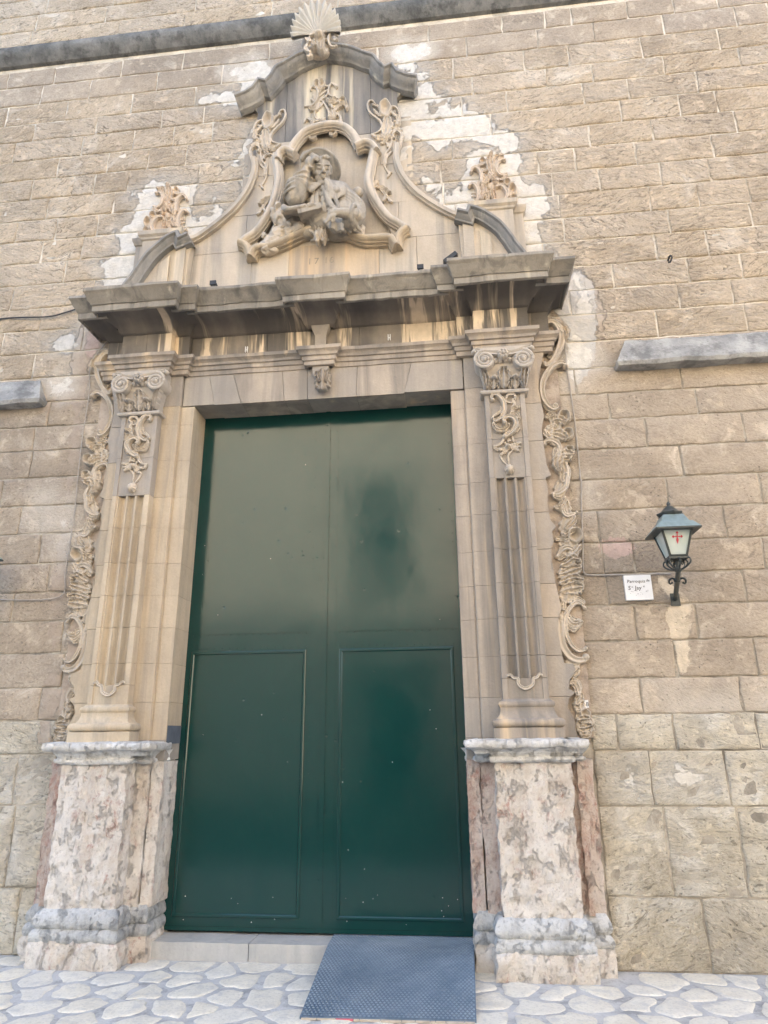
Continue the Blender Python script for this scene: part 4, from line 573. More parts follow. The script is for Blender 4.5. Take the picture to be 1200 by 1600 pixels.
def f(s):
    mb = MB(); mb.box(XC+1.92, XC+1.985, -.03, .1, .355, 1.37, .025); mb.box(XC+1.985, XC+2.035, -.06, .1, .355, 1.37, .025); mb.box(XC+2.035, XC+2.11, -.02, .1, .355, 1.37, .025); return mb.rough(.010, 14, 25+s)
both(f, 'side_panel', MARBR, peds, 50)
def f(s):
    mb = MB(); sweep(mb, dense(sh(PP), .03), [(.02, .15), (.04, .168), (.046, .19), (.044, .215), (.03, .238), (.02, .245), (.034, .26), (.042, .285), (.036, .315), (.02, .345), (.006, .365), (-.02, .372)])
    mb.rough(.004, 9, 33+s); mb.rough(.006, 26, 3+s, 2, (1, 1, .5)); return mb
both(f, 'base_moulding', BLUES, peds, 60)
def f(s):
    mb = MB(); sweep(mb, dense(sh(PP), .03), [(.045, -.03), (.05, .02), (.05, .06), (.048, .1), (.048, .14), (.036, .168), (-.05, .175)])
    mb.rough(.014, 8, 43+s); return mb.rough(.018, 30, 7+s, 3)
both(f, 'plinth', MARB, peds, 60)
CP = [(1.19, .1), (1.27, .0), (1.27, -.08), (1.38, -.08), (1.38, -.19), (1.94, -.19), (1.94, -.08), (2.03, -.08), (2.03, .1)]
def f(s):
    mb = MB(); sweep(mb, dense(sh(CP), .04), [(-.02, 1.355), (.015, 1.36), (.026, 1.376), (.02, 1.394), (.006, 1.40), (.012, 1.42), (.035, 1.443), (.05, 1.456)])
    mb.rough(.005, 16, 3+s); n = mb.n
    m2 = MB(); sweep(m2, dense(sh([(1.26, .1), (1.26, -.21), (1.97, -.21), (1.97, .1)]), .03), [(-.1, 1.445), (.05, 1.452), (.075, 1.462), (.085, 1.485), (.078, 1.51), (.05, 1.52), (-.02, 1.521)]); m2.rough(.008, 14, 8+s)
    mb.add(m2.verts(), m2.f); mb.box(XC+1.25, XC+1.98, -.21, .1, 1.42, 1.515); return mb
both(f, 'cap', CAPM, peds, 50)

jambs = [part('jamb', portal) for _ in range(2)]
zj = [1.375, 1.53]+sorted(T['zjamb'])+[4.48]
for k in range(len(zj)-1):
    def f(s, k=k):
        mb = MB(); g = .0011
        mb.vprism(sh([(1.19, .42), (1.19, .004), (1.194, 0), (1.306, 0), (1.312, .006), (1.318, .0), (1.32, -.026), (1.325, -.03), (1.70, -.03), (1.70, .1), (1.5, .42)]), zj[k]+g, zj[k+1]-g); return mb
    both(f, 'stone', PST if k > 1 else PGREY, jambs, 20, PSTY if k > 0 else PGREY)
def f(s): mb = MB(); mb.vprism(sh([(1.316, .1), (1.316, -.03), (1.70, -.03), (1.70, .1)]), 4.482, 4.80); return mb
both(f, 'stone', PGREY, jambs, 20)
WV = [(x, z) for x, z in T['wavy']]
zj2 = [1.522]+sorted(T['zjamb'])+[4.80]
for k in range(len(zj2)-1):
    def f(s, k=k):
        P = [(XC+1.702, 5.0)]+[(x, z) for x, z in WV]+[(XC+1.702, 1.45)]
        Q = clip_poly(clip_poly(P, 0, 1, zj2[k+1]-.002), 0, -1, -(zj2[k]+.002))
        mb = MB()
        if len(Q) > 2: mb.prism(Q, -.03, .07)
        return mb
    both(f, 'stone', PGREY if k % 3 else PST, jambs, 20, PSTY if k < 8 else PGREY)
def f(s): mb = MB(); mb.box(XC+1.69, XC+2.15, .04, .2, 1.52, 5.2); return mb
both(f, 'backing', GREYR if 0 else BROWNR, jambs, None)
mb = MB(); mb.box(XC-1.193, XC-1.186, .015, .285, 1.50, 1.64); mb.build('stone', SLATE, jambs[1], None)
orn = [part('carved_border', portal) for _ in range(2)]
_b = fuse(carve(MB(), [it[:3]+(it[3]*1.35,)+it[4:] if it[0] in 'SL' else it for it in T['strip']], .042, 1.34), .005, .001, 40, 0)
def f(s): return _b
both(f, 'rocaille', CARV, orn, 50)
# pilasters
pils = [part('pilaster', portal) for _ in range(2)]
def shaft_plan(fl):
    P = [(1.482, .0), (1.482, -.117), (1.485, -.12), (1.522, -.12), (1.525, -.108)]
    if fl:
        for c in (1.571, 1.654, 1.737):
            P += [(c+.0335*math.cos(a), -.108+.046*math.sin(a)) for a in np.linspace(math.pi, 0, 9)]
    return sh(P+[(1.783, -.108), (1.786, -.12), (1.823, -.12), (1.826, -.117), (1.826, .0)])
zs = [1.80, 1.93]+[z for z in sorted(T['zjamb']) if 1.95 < z < 4.2]+[4.36]
zs = [1.80, 1.955, 2.128, 2.423, 2.694, 2.979, 3.296, 3.583, 3.939, 4.36]
for k in range(len(zs)-1):
    def f(s, k=k): mb = MB(); mb.vprism(shaft_plan(0 < k < 7), zs[k]+.0015, zs[k+1]-.0015); return mb
    both(f, 'shaft', PST if k < 7 else PGREY, pils, 25, PSTY if k < 7 else PGREY)
SP = sh([(1.482, .0), (1.482, -.12), (1.826, -.12), (1.826, .0)])
def f(s):
    mb = MB(); sweep(mb, dense(SP, .06), [(.08, 1.515), (.082, 1.594), (.06, 1.597), (.074, 1.602), (.087, 1.617), (.09, 1.632), (.086, 1.646), (.072, 1.658), (.05, 1.663), (.033, 1.69), (.024, 1.72), (.024, 1.742), (.03, 1.748), (.036, 1.765), (.03, 1.783), (.012, 1.79), (.002, 1.803), (-.05, 1.803)]); return mb.rough(.003, 18, 4+s)
both(f, 'base', PST, pils, 40, PSTY)
_c = fuse(carve(MB(), T['drop'], -.106), .004, .0008, 40, 0)
def f(s): return _c
both(f, 'carved_drop', CARV, pils, 50)
def f(s): mb = MB(); scroll(mb, T['relief'], .022, .022, -.108); return mb
both(f, 'scroll_line', CARV, pils, 50)
def f(s):
    mb = MB(); sweep(mb, SP, [(0, 4.35), (.028, 4.355), (.036, 4.37), (.028, 4.386), (.0, 4.39), (.0, 4.47), (.015, 4.56), (.045, 4.64), (.05, 4.79)])
    carve(mb, T['cap'], -.125)
    for i, (x, z) in enumerate(T['capvol']):
        mb.tube([(x, -.20, z), (x, -.19, z), (x, 0, z)], [.082, .09, .08], 18)
        sgn = 1 if i == 0 else -1; A = np.linspace(0, 5.2*math.pi, 60); r = .076*(1-A/A[-1])+.012
        mb.tube(np.stack([x+sgn*r*np.cos(A+1.57), np.full(60, -.205), z+r*np.sin(A+1.57)], 1), np.linspace(.017, .010, 60), 6)
        mb.ell((x, -.21, z), (.02, .02, .02), None, 8, 6)
    for x, z in T['capeggs']: mb.ell((x, -.17, z), (.022, .03, .028), None, 8, 6)
    scroll(mb, T['capabacus'], .045, .05, -.17)
    c = T['capflower']
    for a in np.arange(7)*2*math.pi/7: dome(mb, (c[0]+.03*math.cos(a), c[1]+.032*math.sin(a)), .022, .022, .05, -.20)
    mb.ell((c[0], -.245, c[1]), (.016, .016, .016), None, 8, 6); mb.box(XC+1.45, XC+1.86, -.17, 0, 4.66, 4.795); return mb
both(f, 'capital', CAPI, pils, 45)
# entablature
HP = [(0, -.06), (.13, -.06), (.13, 0), (1.27, 0), (1.27, -.05), (1.42, -.05), (1.42, -.13), (1.91, -.13), (1.91, -.03), (2.10, -.03), (2.10, .12)]
FULL = [(XC-s, y) for s, y in HP[::-1]]+[(XC+s, y) for s, y in HP[1:]]
mb = MB(); sweep(mb, dense(FULL, .08), [(-.02, 4.79), (.012, 4.795), (.014, 4.835), (.028, 4.841), (.03, 4.878), (.046, 4.884), (.05, 4.905), (.068, 4.925), (.078, 4.930), (.080, 4.962), (.0, 4.978), (-.03, 4.979)]).rough(.003, 12)
mb.build('architrave', PST, portal, 30)
lint = part('lintel', portal)
jb = [(-1.308, 0), (-1.0, -.07), (-.745, -.09), (-.335, -.03), (-.115, -.01), (.335, .01), (.775, .07), (1.308, 0)]
for k in range(len(jb)-1):
    (a, da), (b, db) = jb[k], jb[k+1]; zb = 4.485+(.012 if k == 6 else 0)+(.006 if k == 0 else 0)
    mb = MB(); mb.prism([(XC+a+.002, zb), (XC+b-.002, zb), (XC+b+db-.002, 4.80), (XC+a+da+.002, 4.80)], 0-.001*(k % 2), .42); mb.build('stone', PST if k in (2, 5, 3) else PGREY, lint, None)
mb = MB(); kp = [(XC-.075+.007, 4.79), (XC+.085, 4.79), (XC+.07, 4.70), (XC+.02, 4.62), (XC+.005, 4.60), (XC-.01, 4.62), (XC-.06, 4.70)]
mb.prism(kp, -.05, 0); carve(mb, T['keyorn'], -.05); mb.build('carved_drop', PGREY, portal, 45)
frz = part('frieze', portal)
fb = [-1.268, -.95, -.52, -.10, .36, .80, 1.268]
for a, b in zip(fb, fb[1:]):
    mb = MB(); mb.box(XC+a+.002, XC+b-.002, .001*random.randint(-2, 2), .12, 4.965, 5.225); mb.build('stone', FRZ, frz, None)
for a, b, y in ((1.272, 1.418, -.05), (1.42, 1.66, -.13), (1.664, 1.908, -.128), (1.91, 2.10, -.03)):
    for sgn in (1, -1):
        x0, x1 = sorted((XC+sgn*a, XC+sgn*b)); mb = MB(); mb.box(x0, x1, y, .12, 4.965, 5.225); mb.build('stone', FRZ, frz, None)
mb = MB(); sweep(mb, [(XC-.05, .05), (XC-.05, -.045), (XC+.055, -.045), (XC+.055, .05)], [(0, 4.94), (0, 5.12), (.012, 5.15), (.03, 5.19), (.036, 5.225)]); mb.build('bracket', PGREY, frz)
def sweepk(mb, plan, prof, kx):
    P = np.asarray(plan, float); N = miter(P); N[:, 0] *= kx
    mb.grid([[(P[i, 0]+N[i, 0]*o, P[i, 1]+N[i, 1]*o, z) for i in range(len(P))] for o, z in prof]); return mb
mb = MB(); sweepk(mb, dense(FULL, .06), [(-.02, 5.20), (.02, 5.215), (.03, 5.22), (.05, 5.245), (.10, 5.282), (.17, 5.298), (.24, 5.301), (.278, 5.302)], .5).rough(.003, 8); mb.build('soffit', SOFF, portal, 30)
mb = MB(); sweepk(mb, dense(FULL, .06), [(.272, 5.31), (.275, 5.302), (.285, 5.285), (.30, 5.282), (.315, 5.287), (.317, 5.342), (.33, 5.346), (.34, 5.36), (.37, 5.385), (.395, 5.425), (.415, 5.437), (.42, 5.445), (.42, 5.472), (.40, 5.478), (.0, 5.53), (-.1, 5.54)], .5).rough(.004, 8).rough(.005, 28, 5, 2)
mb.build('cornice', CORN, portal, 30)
# pediment
ped = part('pediment', portal); T['toprim'] = list(T['toprim'])
TR_ = [tuple(p) for p in T['toprim']]; mir = lambda P: [(2*XC-x, z) for x, z in P]
half = [(.22, 5.45), (.2, 6.0)]+[tuple(p) for p in T['field'][1:]]+[(x, z-.05) for x, z in TR_[3:]]
poly = half+mir(half)[::-1][1:]
rows = [5.45, 6.19, 6.63, 7.12, 7.55, 8.7]; cuts = [[-1.9, -1.52, -.62, -.25], [-1.98, XC, -.42], [-1.72, XC, -.66], [-1.78, XC, -.60], [-1.62, -1.0, -.7]]
mb = MB(); mb.prism(list(T['nichepoly']), -.2, .2); cutter = mb.build('cutter', None, None, None); pst = []
for r in range(5):
    xs = [-4]+cuts[r]+[2]
    for a, b in zip(xs, xs[1:]):
        Q = poly
        for c in ((0, 1, rows[r+1]-.002), (0, -1, -rows[r]-.002), (1, 0, b-.002), (-1, 0, -a-.002)): Q = clip_poly(Q, *c)
        if len(Q) < 3: continue
        mb = MB(); mb.prism(Q, random.choice((0, -.002, -.003)), .085); o = mb.build('stone', PEDT if r == 4 else (PEDL if r == 0 and abs((a+b)/2-XC) < .3 else PEDI), ped, None); bo = o.modifiers.new('b', 'BOOLEAN'); bo.object = cutter; bo.operation = 'DIFFERENCE'; bo.solver = 'EXACT'; pst.append(o)
bpy.context.view_layer.update(); dg = bpy.context.evaluated_depsgraph_get()
for o in pst:
    me = bpy.data.meshes.new_from_object(o.evaluated_get(dg)); o.modifiers.clear(); o.data = me
    if not me.polygons: bpy.data.objects.remove(o)
bpy.data.objects.remove(cutter)
mb = MB(); mb.box(XC-.9, XC+.9, .060, .085, 5.9, 7.8); mb.build('niche_back', PEDI, ped, None)
mb = MB(); mb.box(XC-.95, XC+.95, .07, .1, 5.5, 7.0); mb.box(XC-.6, XC+.6, .07, .1, 7.0, 8.3); mb.build('backing', BROWNR, ped, None)
path = mir(TR_)+TR_[::-1][1:]
def soften(P, n=4):                         # subdivide each leg a little so the roughening has something to move
    out = [P[0]]
    for a, b in zip(P, P[1:]): out += [(a[0]+(b[0]-a[0])*i/n, a[1]+(b[1]-a[1])*i/n) for i in range(1, n+1)]
    return out
curve = [tuple(p) for p in cr(TR_[4:], 26)]; TR2 = TR_[:4]+curve
path = mir(TR2)+TR2[::-1][1:]
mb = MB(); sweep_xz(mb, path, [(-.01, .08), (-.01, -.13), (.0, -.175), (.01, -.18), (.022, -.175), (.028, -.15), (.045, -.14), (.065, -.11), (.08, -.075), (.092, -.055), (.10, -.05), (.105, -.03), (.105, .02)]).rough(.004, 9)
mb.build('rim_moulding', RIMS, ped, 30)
fl = [tuple(p) for p in cr([tuple(p) for p in T['flank']][::-1], 26)]
def f(s): mb = MB(); sweep_xz(mb, fl, [(-.02, .08), (-.02, -.06), (-.01, -.07), (.025, -.07), (.035, -.045), (.045, -.04), (.045, .02)]); return mb
both(f, 'rim_moulding', PEDI, [ped, ped], 30)
lowp = [tuple(p) for p in T['low']]; lowp = lowp[:3]+[tuple(p) for p in cr(lowp[2:], 20)][1:]+[(.80, 5.62), (.83, 5.47)]
def f(s):
    mb = MB(); mb.prism(lowp+[(.19, 5.47)], -.095, .085)
    mb.prism([(.20, 5.5), (.30, 5.5), (.30, 6.16), (.20, 6.2)], -.125, -.09); mb.prism([(.36, 5.5), (.47, 5.5), (.46, 6.03), (.36, 6.12)], -.118, -.09); return mb
both(f, 'corner_block', PEDI, [ped, ped], 20)
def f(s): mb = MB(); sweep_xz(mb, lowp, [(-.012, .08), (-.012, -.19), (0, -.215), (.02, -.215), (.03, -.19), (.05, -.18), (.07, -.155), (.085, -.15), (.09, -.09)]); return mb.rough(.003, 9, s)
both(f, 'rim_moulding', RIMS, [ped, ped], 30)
def f(s):
    mb = MB(); mb.box(.31, .69, -.07, .09, 5.5, 6.40); mb.box(.66, .79, -.01, .09, 5.5, 6.36)
    sweep(mb, [(.31, .09), (.31, -.07), (.69, -.07), (.69, .09)], [(0, 6.36), (.015, 6.37), (.02, 6.39), (.04, 6.41), (.045, 6.455), (-.1, 6.46)])
    sweep(mb, [(.66, .09), (.66, -.01), (.79, -.01), (.79, .09)], [(0, 6.35), (.015, 6.36), (.02, 6.38), (.03, 6.395), (.035, 6.43), (-.06, 6.435)]); return mb
both(f, 'block_pedestal', PEDI, [ped, ped], 30)
def bead(mb, P, w, d, y0, n=None):
    n = n or len(P)*5; Q = cr(P, n); N = np.gradient(Q, axis=0); N /= np.linalg.norm(N, axis=1)[:, None]+1e-9; N = np.stack([-N[:, 1], N[:, 0]], 1)
    S = [(-1, 0), (-1, .3), (-.82, .34), (-.78, .6), (-.62, .66)]+[(.62*math.cos(a)*-1, .62+.38*math.sin(a)) for a in np.linspace(.3, math.pi-.3, 7)]+[(.62, .66), (.78, .6), (.82, .34), (1, .3), (1, 0)]
    g = [[(Q[i, 0]+N[i, 0]*u*w/2, y0-h*d, Q[i, 1]+N[i, 1]*u*w/2) for u, h in S] for i in range(n)]; b0 = mb.n; mb.grid(g)
    k = len(S); mb.f += [[b0+i for i in range(k)], [b0+(n-1)*k+i for i in range(k)][::-1]]
nf = part('niche_frame', portal)
mb = MB()
for P in T['niche'][:3]: bead(mb, P, .105, .10, -.001)
for P in T['ears']: bead(mb, P, .10, .13, -.001)
mb.build('frame_moulding', CARV, nf, 35)
mb = MB(); bead(mb, T['niche'][3], .115, .13, -.001, 60)
for P in T['tips']: bead(mb, P, .10, .12, -.001)
mb.build('frame_moulding', PSTY, nf, 35)
mb = fuse(carve(MB(), T['nicheorn'], -.10), .006); mb.build('rocaille', CARV, nf, 50)
_d = fuse(carve(MB(), T['sideorn'], -.001), .005, .001, 40, 0)
def f(s): return _d
both(f, 'rocaille', CARV, [ped, ped], 50)
mb = fuse(carve(MB(), T['toporn'], -.001), .005, .001, 40, 0); mb.build('rocaille', CARV, ped, 50)
# incised date
dm = plain('incised_line', (.33, .285, .225), .9)
def digit(ch, x, z, h):
    c = bpy.data.curves.new('digit', 'FONT'); c.body = ch; c.size = h*1.35; c.extrude = .001; o = bpy.data.objects.new('numeral', c); C.objects.link(o)
    o.rotation_euler = (math.pi/2, 0, 0); o.location = (x, -.0045, z); bpy.context.view_layer.update()
    me = bpy.data.meshes.new_from_object(o.evaluated_get(bpy.context.evaluated_depsgraph_get())); me.transform(o.matrix_world); bpy.data.objects.remove(o)
    me.materials.clear(); me.materials.append(dm); return link_mesh('numeral', me, ped)
for ch, x in (('1', -1.335), ('7', -1.265), ('1', -1.17), ('6', -1.115)): digit(ch, x, 5.963, .075)
# ================================================================ DOOR
DT = NT('green_gloss_paint')
_w = DT.noise(DT.map((1, 1, .45)), 2.2, 3, .5); _d = DT.noise(DT.co, 60, 3, .6)
_dents = DT.ramp(DT.vor(DT.co, 6.5), [(.0, 0), (.09, 1)])
_dust = DT.ramp(DT.noise(DT.map((1, 1, .7)), 5, 6, .7), [(.5, 0), (.8, 1)])
_st = DT.noise(DT.map((60, 1, 1.2)), 1, 2)
DOORM = DT.fin(DT.mix(DT.math('MULTIPLY', _dust, .10), (.003, .038, .034), (.035, .065, .055)), DT.ramp(DT.noise(DT.co, 3, 4), [(.3, .11), (.7, .19)]),
               DT.bump(_w, .12, .05, DT.bump(_d, .04, .004, DT.bump(_dents, .22, .012, DT.bump(_st, .03, .004)))), IOR=1.53)
door = thing('double_door', 'tall glossy dark green double door with sheet metal panels and studded edges', 'door')
DY = .285; XL, XM, XR = -2.392, -1.146, .022
for side, (a, b, pa, pb) in enumerate(((XL, XM, -2.318, -1.305), (XM, XR, -1.018, -.052))):
    mb = MB(); mb.box(a+.002, b-.002, DY, DY+.06, .135, 4.53); leafo = mb.build('door_leaf', DOORM, door, None)
    def panel_frame(z0, z1, w=.028, h=.011):
        m = MB(); pr = [(0, 0), (0, -h*.6), (w*.25, -h), (w*.7, -h), (w, -h*.35), (w, 0)]
        cyc = [(pa, z0), (pa, z1), (pb, z1), (pb, z0)]
        for i in range(4):
            p, q = np.array(cyc[i]), np.array(cyc[(i+1) % 4]); d = (q-p)/np.linalg.norm(q-p); n = np.array([d[1], -d[0]])
            m.grid([[(p[0]+n[0]*u+d[0]*u, DY+v, p[1]+n[1]*u+d[1]*u) for u, v in pr], [(q[0]+n[0]*u-d[0]*u, DY+v, q[1]+n[1]*u-d[1]*u) for u, v in pr]])
        return m
    panel_frame(.225, 2.25).build('panel_moulding', DOORM, leafo, 30)
    mb = MB(); mb.box(pa, pb, DY-.005, DY, 2.40, 2.407); mb.build('sheet_seam', DOORM, leafo, None)
    e0, e1 = (pb+.03, b-.012) if side == 0 else (a+.012, pa-.03)
    mb = MB(); mb.box(e0, e1, DY-.004, DY+.001, .16, 4.50); mb.build('edge_sheet', DOORM, leafo, None)
    if side == 1: mb = MB(); mb.box(a-.022, a+.02, DY-.014, DY+.001, .14, 4.52); mb.build('astragal_strip', DOORM, leafo, None)
    mb = MB(); mb.box(a+.004, b-.004, DY-.012, DY+.001, .137, .165); mb.build('bottom_rail', DOORM, leafo, None)
    mb = MB(); rr = random.Random(side)
    for x in (e0+.012, e1-.012, (pa-.03 if side == 0 else pb+.03)):
        for i in range(44):
            if rr.random() < .45: continue
            z = .3+i*.095+rr.uniform(-.01, .01); dome(mb, (x, z), .0038, .0038, .003, DY-.004)
    for i in range(16):
        x = pa+(pb-pa)*i/15; dome(mb, (x, 2.275), .005, .005, .004, DY-.001); dome(mb, (x, 2.39), .005, .005, .004, DY-.001)
    st = mb.build('rivet', DOORM, leafo, 60); st['kind'] = 'stuff'
    mb = MB()                                                      # specks of paint and dust
    for i in range(20): q = rr.uniform(.0014, .0034); dome(mb, (rr.uniform(pa, pb), rr.uniform(.25, 4.2) if i > 11 else rr.uniform(.18, .4)), q, q, .002, DY-.001)
    st = mb.build('paint_speck', WHITE, leafo, None); st['kind'] = 'stuff'
mb = MB(); mb.box(XC-1.25, XC+1.25, .29, .42, 4.52, 4.60); mb.build('head_rail', DOORM, door, None)

# ================================================================ STEP AND RAMP
STEPM = carved('step_stone', ((.33, .335, .33), (.42, .42, .405), (.50, .49, .46)), .3, (.22, .23, .24), (.5, .47, .40), .1)
step = thing('stone_step', 'low grey stone doorstep below the green door', 'step')
for a, b in ((-2.40, -1.62), (-1.614, -.60), (-.594, .06)):
    mb = MB(); mb.box(a, b, .045+random.uniform(-.003, .003), .42, -.02, .118, .04); mb.rough(.004, 9, 3); mb.build('step_block', STEPM, step, 40)
RT = NT('blue_rubber'); _n = RT.noise(RT.co, 3.5, 6, .7); _m = RT.noise(RT.co, 30, 5, .7)
_c = RT.mix(RT.ramp(_n, [(.35, 0), (.7, 1)]), (.075, .12, .175), (.15, .205, .265)); _c = RT.mix(RT.math('MULTIPLY', RT.ramp(_m, [(.5, 0), (.75, 1)]), .35), _c, (.30, .32, .35))
RUB = RT.fin(_c, .55, RT.bump(_m, .3, .004))
ramp = thing('access_ramp', 'blue grey studded rubber ramp mat laid from the doorstep to the paving', 'ramp')
A, B, Cc, D = np.array([-1.035, .275, .124]), np.array([.012, .275, .124]), np.array([-1.01, -.93, .012]), np.array([.004, -.905, .012])
def rp(u, v):
    xs_ = (A[0]*(1-u)+B[0]*u)*(1-v)+(Cc[0]*(1-u)+D[0]*u)*v; y1 = Cc[1]*(1-u)+D[1]*u; y = .275+(y1-.275)*v
    k = np.clip((.035-y)/(.035-y1), 0, 1); return np.array([xs_, y, .126-.112*k**1.05+.004])
us, vs = np.linspace(0, 1, 20), np.linspace(0, 1, 26); top = np.array([[rp(u, v) for u in us] for v in vs]); top[:, :, 2] += .004*vnoise(np.c_[top.reshape(-1, 3)*3], 4).reshape(26, 20)
mb = MB(); mb.grid(top, flip=True); low = top-np.array([0, 0, .014]); mb.grid(low)
for e in (0, -1): mb.grid([top[e], low[e]]); mb.grid([top[:, e], low[:, e]])
mb.build('mat', RUB, ramp, 40)
mb = MB()
for i in range(40):
    for j in range(48):
        u, v = (i+.5+(.5 if j % 2 else 0))/40.5, (j+.5)/48
        if u > .995: continue
        p = rp(u, v); w = .0092
        mb.add([(p[0]-w, p[1], p[2]+.001), (p[0], p[1]-w, p[2]+.001), (p[0]+w, p[1], p[2]+.001), (p[0], p[1]+w, p[2]+.001), (p[0], p[1], p[2]+.0085)], [[0, 1, 4], [1, 2, 4], [2, 3, 4], [3, 0, 4]])
RT2 = NT('worn_stud'); STUD = RT2.fin(RT2.mix(RT2.ramp(RT2.noise(RT2.co, 4, 6, .7), [(.35, 0), (.65, 1)]), (.13, .185, .24), (.26, .32, .375)), .5)
st = mb.build('stud', STUD, ramp, None); st['kind'] = 'stuff'
FR1, FR2 = plain('frayed_backing', (.58, .50, .40), .9), plain('pink_backing', (.62, .16, .20), .9)
rr = random.Random(5); x = -1.0
while x < .0:
    w = rr.uniform(.03, .13); x1 = min(x+w, .0); y = -.93+.02*(x+1); y += rr.uniform(-.006, .01); z = .012
    mb = MB(); mb.box(x, x1-.004, y-.012, y+.02, .001, .0105); mb.build('frayed_edge', FR2 if -.86 < x < -.70 else FR1, ramp, None); x = x1

# ================================================================ STATUE
Fm = {k: np.array(v) for k, v in T['F'].items()}
def sheet(mb, G, th):
    G = np.asarray(G, float); a = np.gradient(G, axis=0); b = np.gradient(G, axis=1); n = np.cross(a, b); n /= np.linalg.norm(n, axis=2)[:, :, None]+1e-9
    t, l = G+n*th/2, G-n*th/2; mb.grid(t); mb.grid(l, flip=True); mb.grid([t[0], l[0]], flip=True); mb.grid([t[-1], l[-1]]); mb.grid([t[:, 0], l[:, 0]]); mb.grid([t[:, -1], l[:, -1]], flip=True)
def lerp(a, b, t): return a+(b-a)*t
def limb(mb, P, R, k=12):
    Q = cr(np.c_[np.array(P), np.array(R)], len(P)*6); mb.tube(Q[:, :3], Q[:, 3], k); mb.ell(P[0], (R[0],)*3, None, 10, 8); mb.ell(P[-1], (R[-1],)*3, None, 10, 8)
def remesh(mb, name, m, parent, vox, amp=.003, fr=30):
    o = mb.build(name, m, parent, None); md = o.modifiers.new('r', 'REMESH'); md.mode = 'VOXEL'; md.voxel_size = vox
    sm = o.modifiers.new('s', 'SMOOTH'); sm.factor = .5; sm.iterations = 1
    bpy.context.view_layer.update()
    me = bpy.data.meshes.new_from_object(o.evaluated_get(bpy.context.evaluated_depsgraph_get())); o.modifiers.clear()
    n = len(me.vertices); co = np.zeros(n*3); me.vertices.foreach_get('co', co); co = co.reshape(-1, 3)
    co += np.stack([fbm(co*fr+a*9.1, a+3, 2) for a in range(3)], 1)*amp; me.vertices.foreach_set('co', co.ravel()); me.update(); me.shade_smooth()
    me.materials.clear(); me.materials.append(m); o.data = me; return o
stat = thing('saint_statue', 'stone figure of a bearded pilgrim in a broad hat, head on hand, in the niche', 'statue')
b = MB()
hc = np.array([-1.163, -.215, 6.862]); fw = np.array([.30, -.86, -.34]); fw /= np.linalg.norm(fw); up = np.array([-.10, 0, 1.0]); up -= fw*(up@fw); up /= np.linalg.norm(up); rt = np.cross(fw, up)
RM = np.stack([rt, fw, up], 1)
def H(x, y, z): return hc+RM@np.array([x, y, z])*1.1
def he(x, y, z, *r): b.ell(H(x, y, z), np.array(r)*1.1, RM, 12, 9)
he(0, -.01, .035, .092, .112, .118); he(0, .025, -.055, .070, .078, .085)
b.tube([H(0, .098, .035), H(0, .122, -.005), H(0, .136, -.032)], [.010, .013, .016], 8); he(-.016, .11, -.034, .013, .014, .011); he(.016, .11, -.034, .013, .014, .011); he(0, .128, -.034, .014, .014, .012)
for s in (-1, 1):
    he(s*.036, .090, .040, .032, .016, .008); he(s*.035, .084, .014, .018, .013, .009); he(s*.035, .090, .006, .020, .008, .004); he(s*.046, .066, -.024, .026, .024, .026); he(s*.075, .03, .02, .02, .03, .05)
he(0, .101, -.063, .028, .014, .007); he(0, .098, -.077, .022, .015, .008); he(-.02, .100, -.052, .022, .012, .008); he(.02, .100, -.052, .022, .012, .008); he(0, .05, -.115, .055, .05, .045)
for i in range(70):
    a = random.uniform(-1.35, 1.35); z = random.uniform(-.155, -.06)
    if abs(a) < .5 and z > -.085: continue; he(.064*math.sin(a), .026+.07*math.cos(a)*(1-.3*abs(z+.07)/.08), z, .013, .014, .02)
for i in range(60):
    a = random.uniform(1.35, 4.0); z = random.uniform(-.12, .11); he(.095*math.sin(a), .0+.10*math.cos(a), z, .02, .022, .026)
for i in range(12): a = random.uniform(-1.3, 1.5); he(.088*math.sin(a), -.005+.09*math.cos(a), random.uniform(.105, .13), .018, .018, .014)
limb(b, [H(0, -.01, -.08), np.array([-1.172, -.12, 6.70]), np.array([-1.17, -.08, 6.6])], [.062, .07, .10])
# hat brim
hcen, hx_, hy_, hn_ = np.array([-1.205, -.095, 7.035]), np.array([.985, .0, -.10]), np.array([-.02, -.60, .80]), np.array([.05, -.78, -.62])
AA = np.linspace(0, 2*math.pi, 41); rimr = [hcen+hx_*.205*math.cos(a)+hy_*(.175+.02*math.sin(a))*math.sin(a)+hn_*.035*max(0, math.sin(a+.9))**2 for a in AA]
sheet(b, [[lerp(hcen-hn_*.02, p, t) for t in np.linspace(.25, 1, 7)] for p in rimr], .022); b.tube(rimr, [.015]*41, 8)
cq = rimr[15]; limb(b, [cq+[-.03, -.0, -.035], cq+[.005, -.015, .005], cq+[.07, -.02, .03]], [.024, .026, .016])
b.ell(hcen-hn_*.07+[0, .02, .02], (.125, .10, .11))
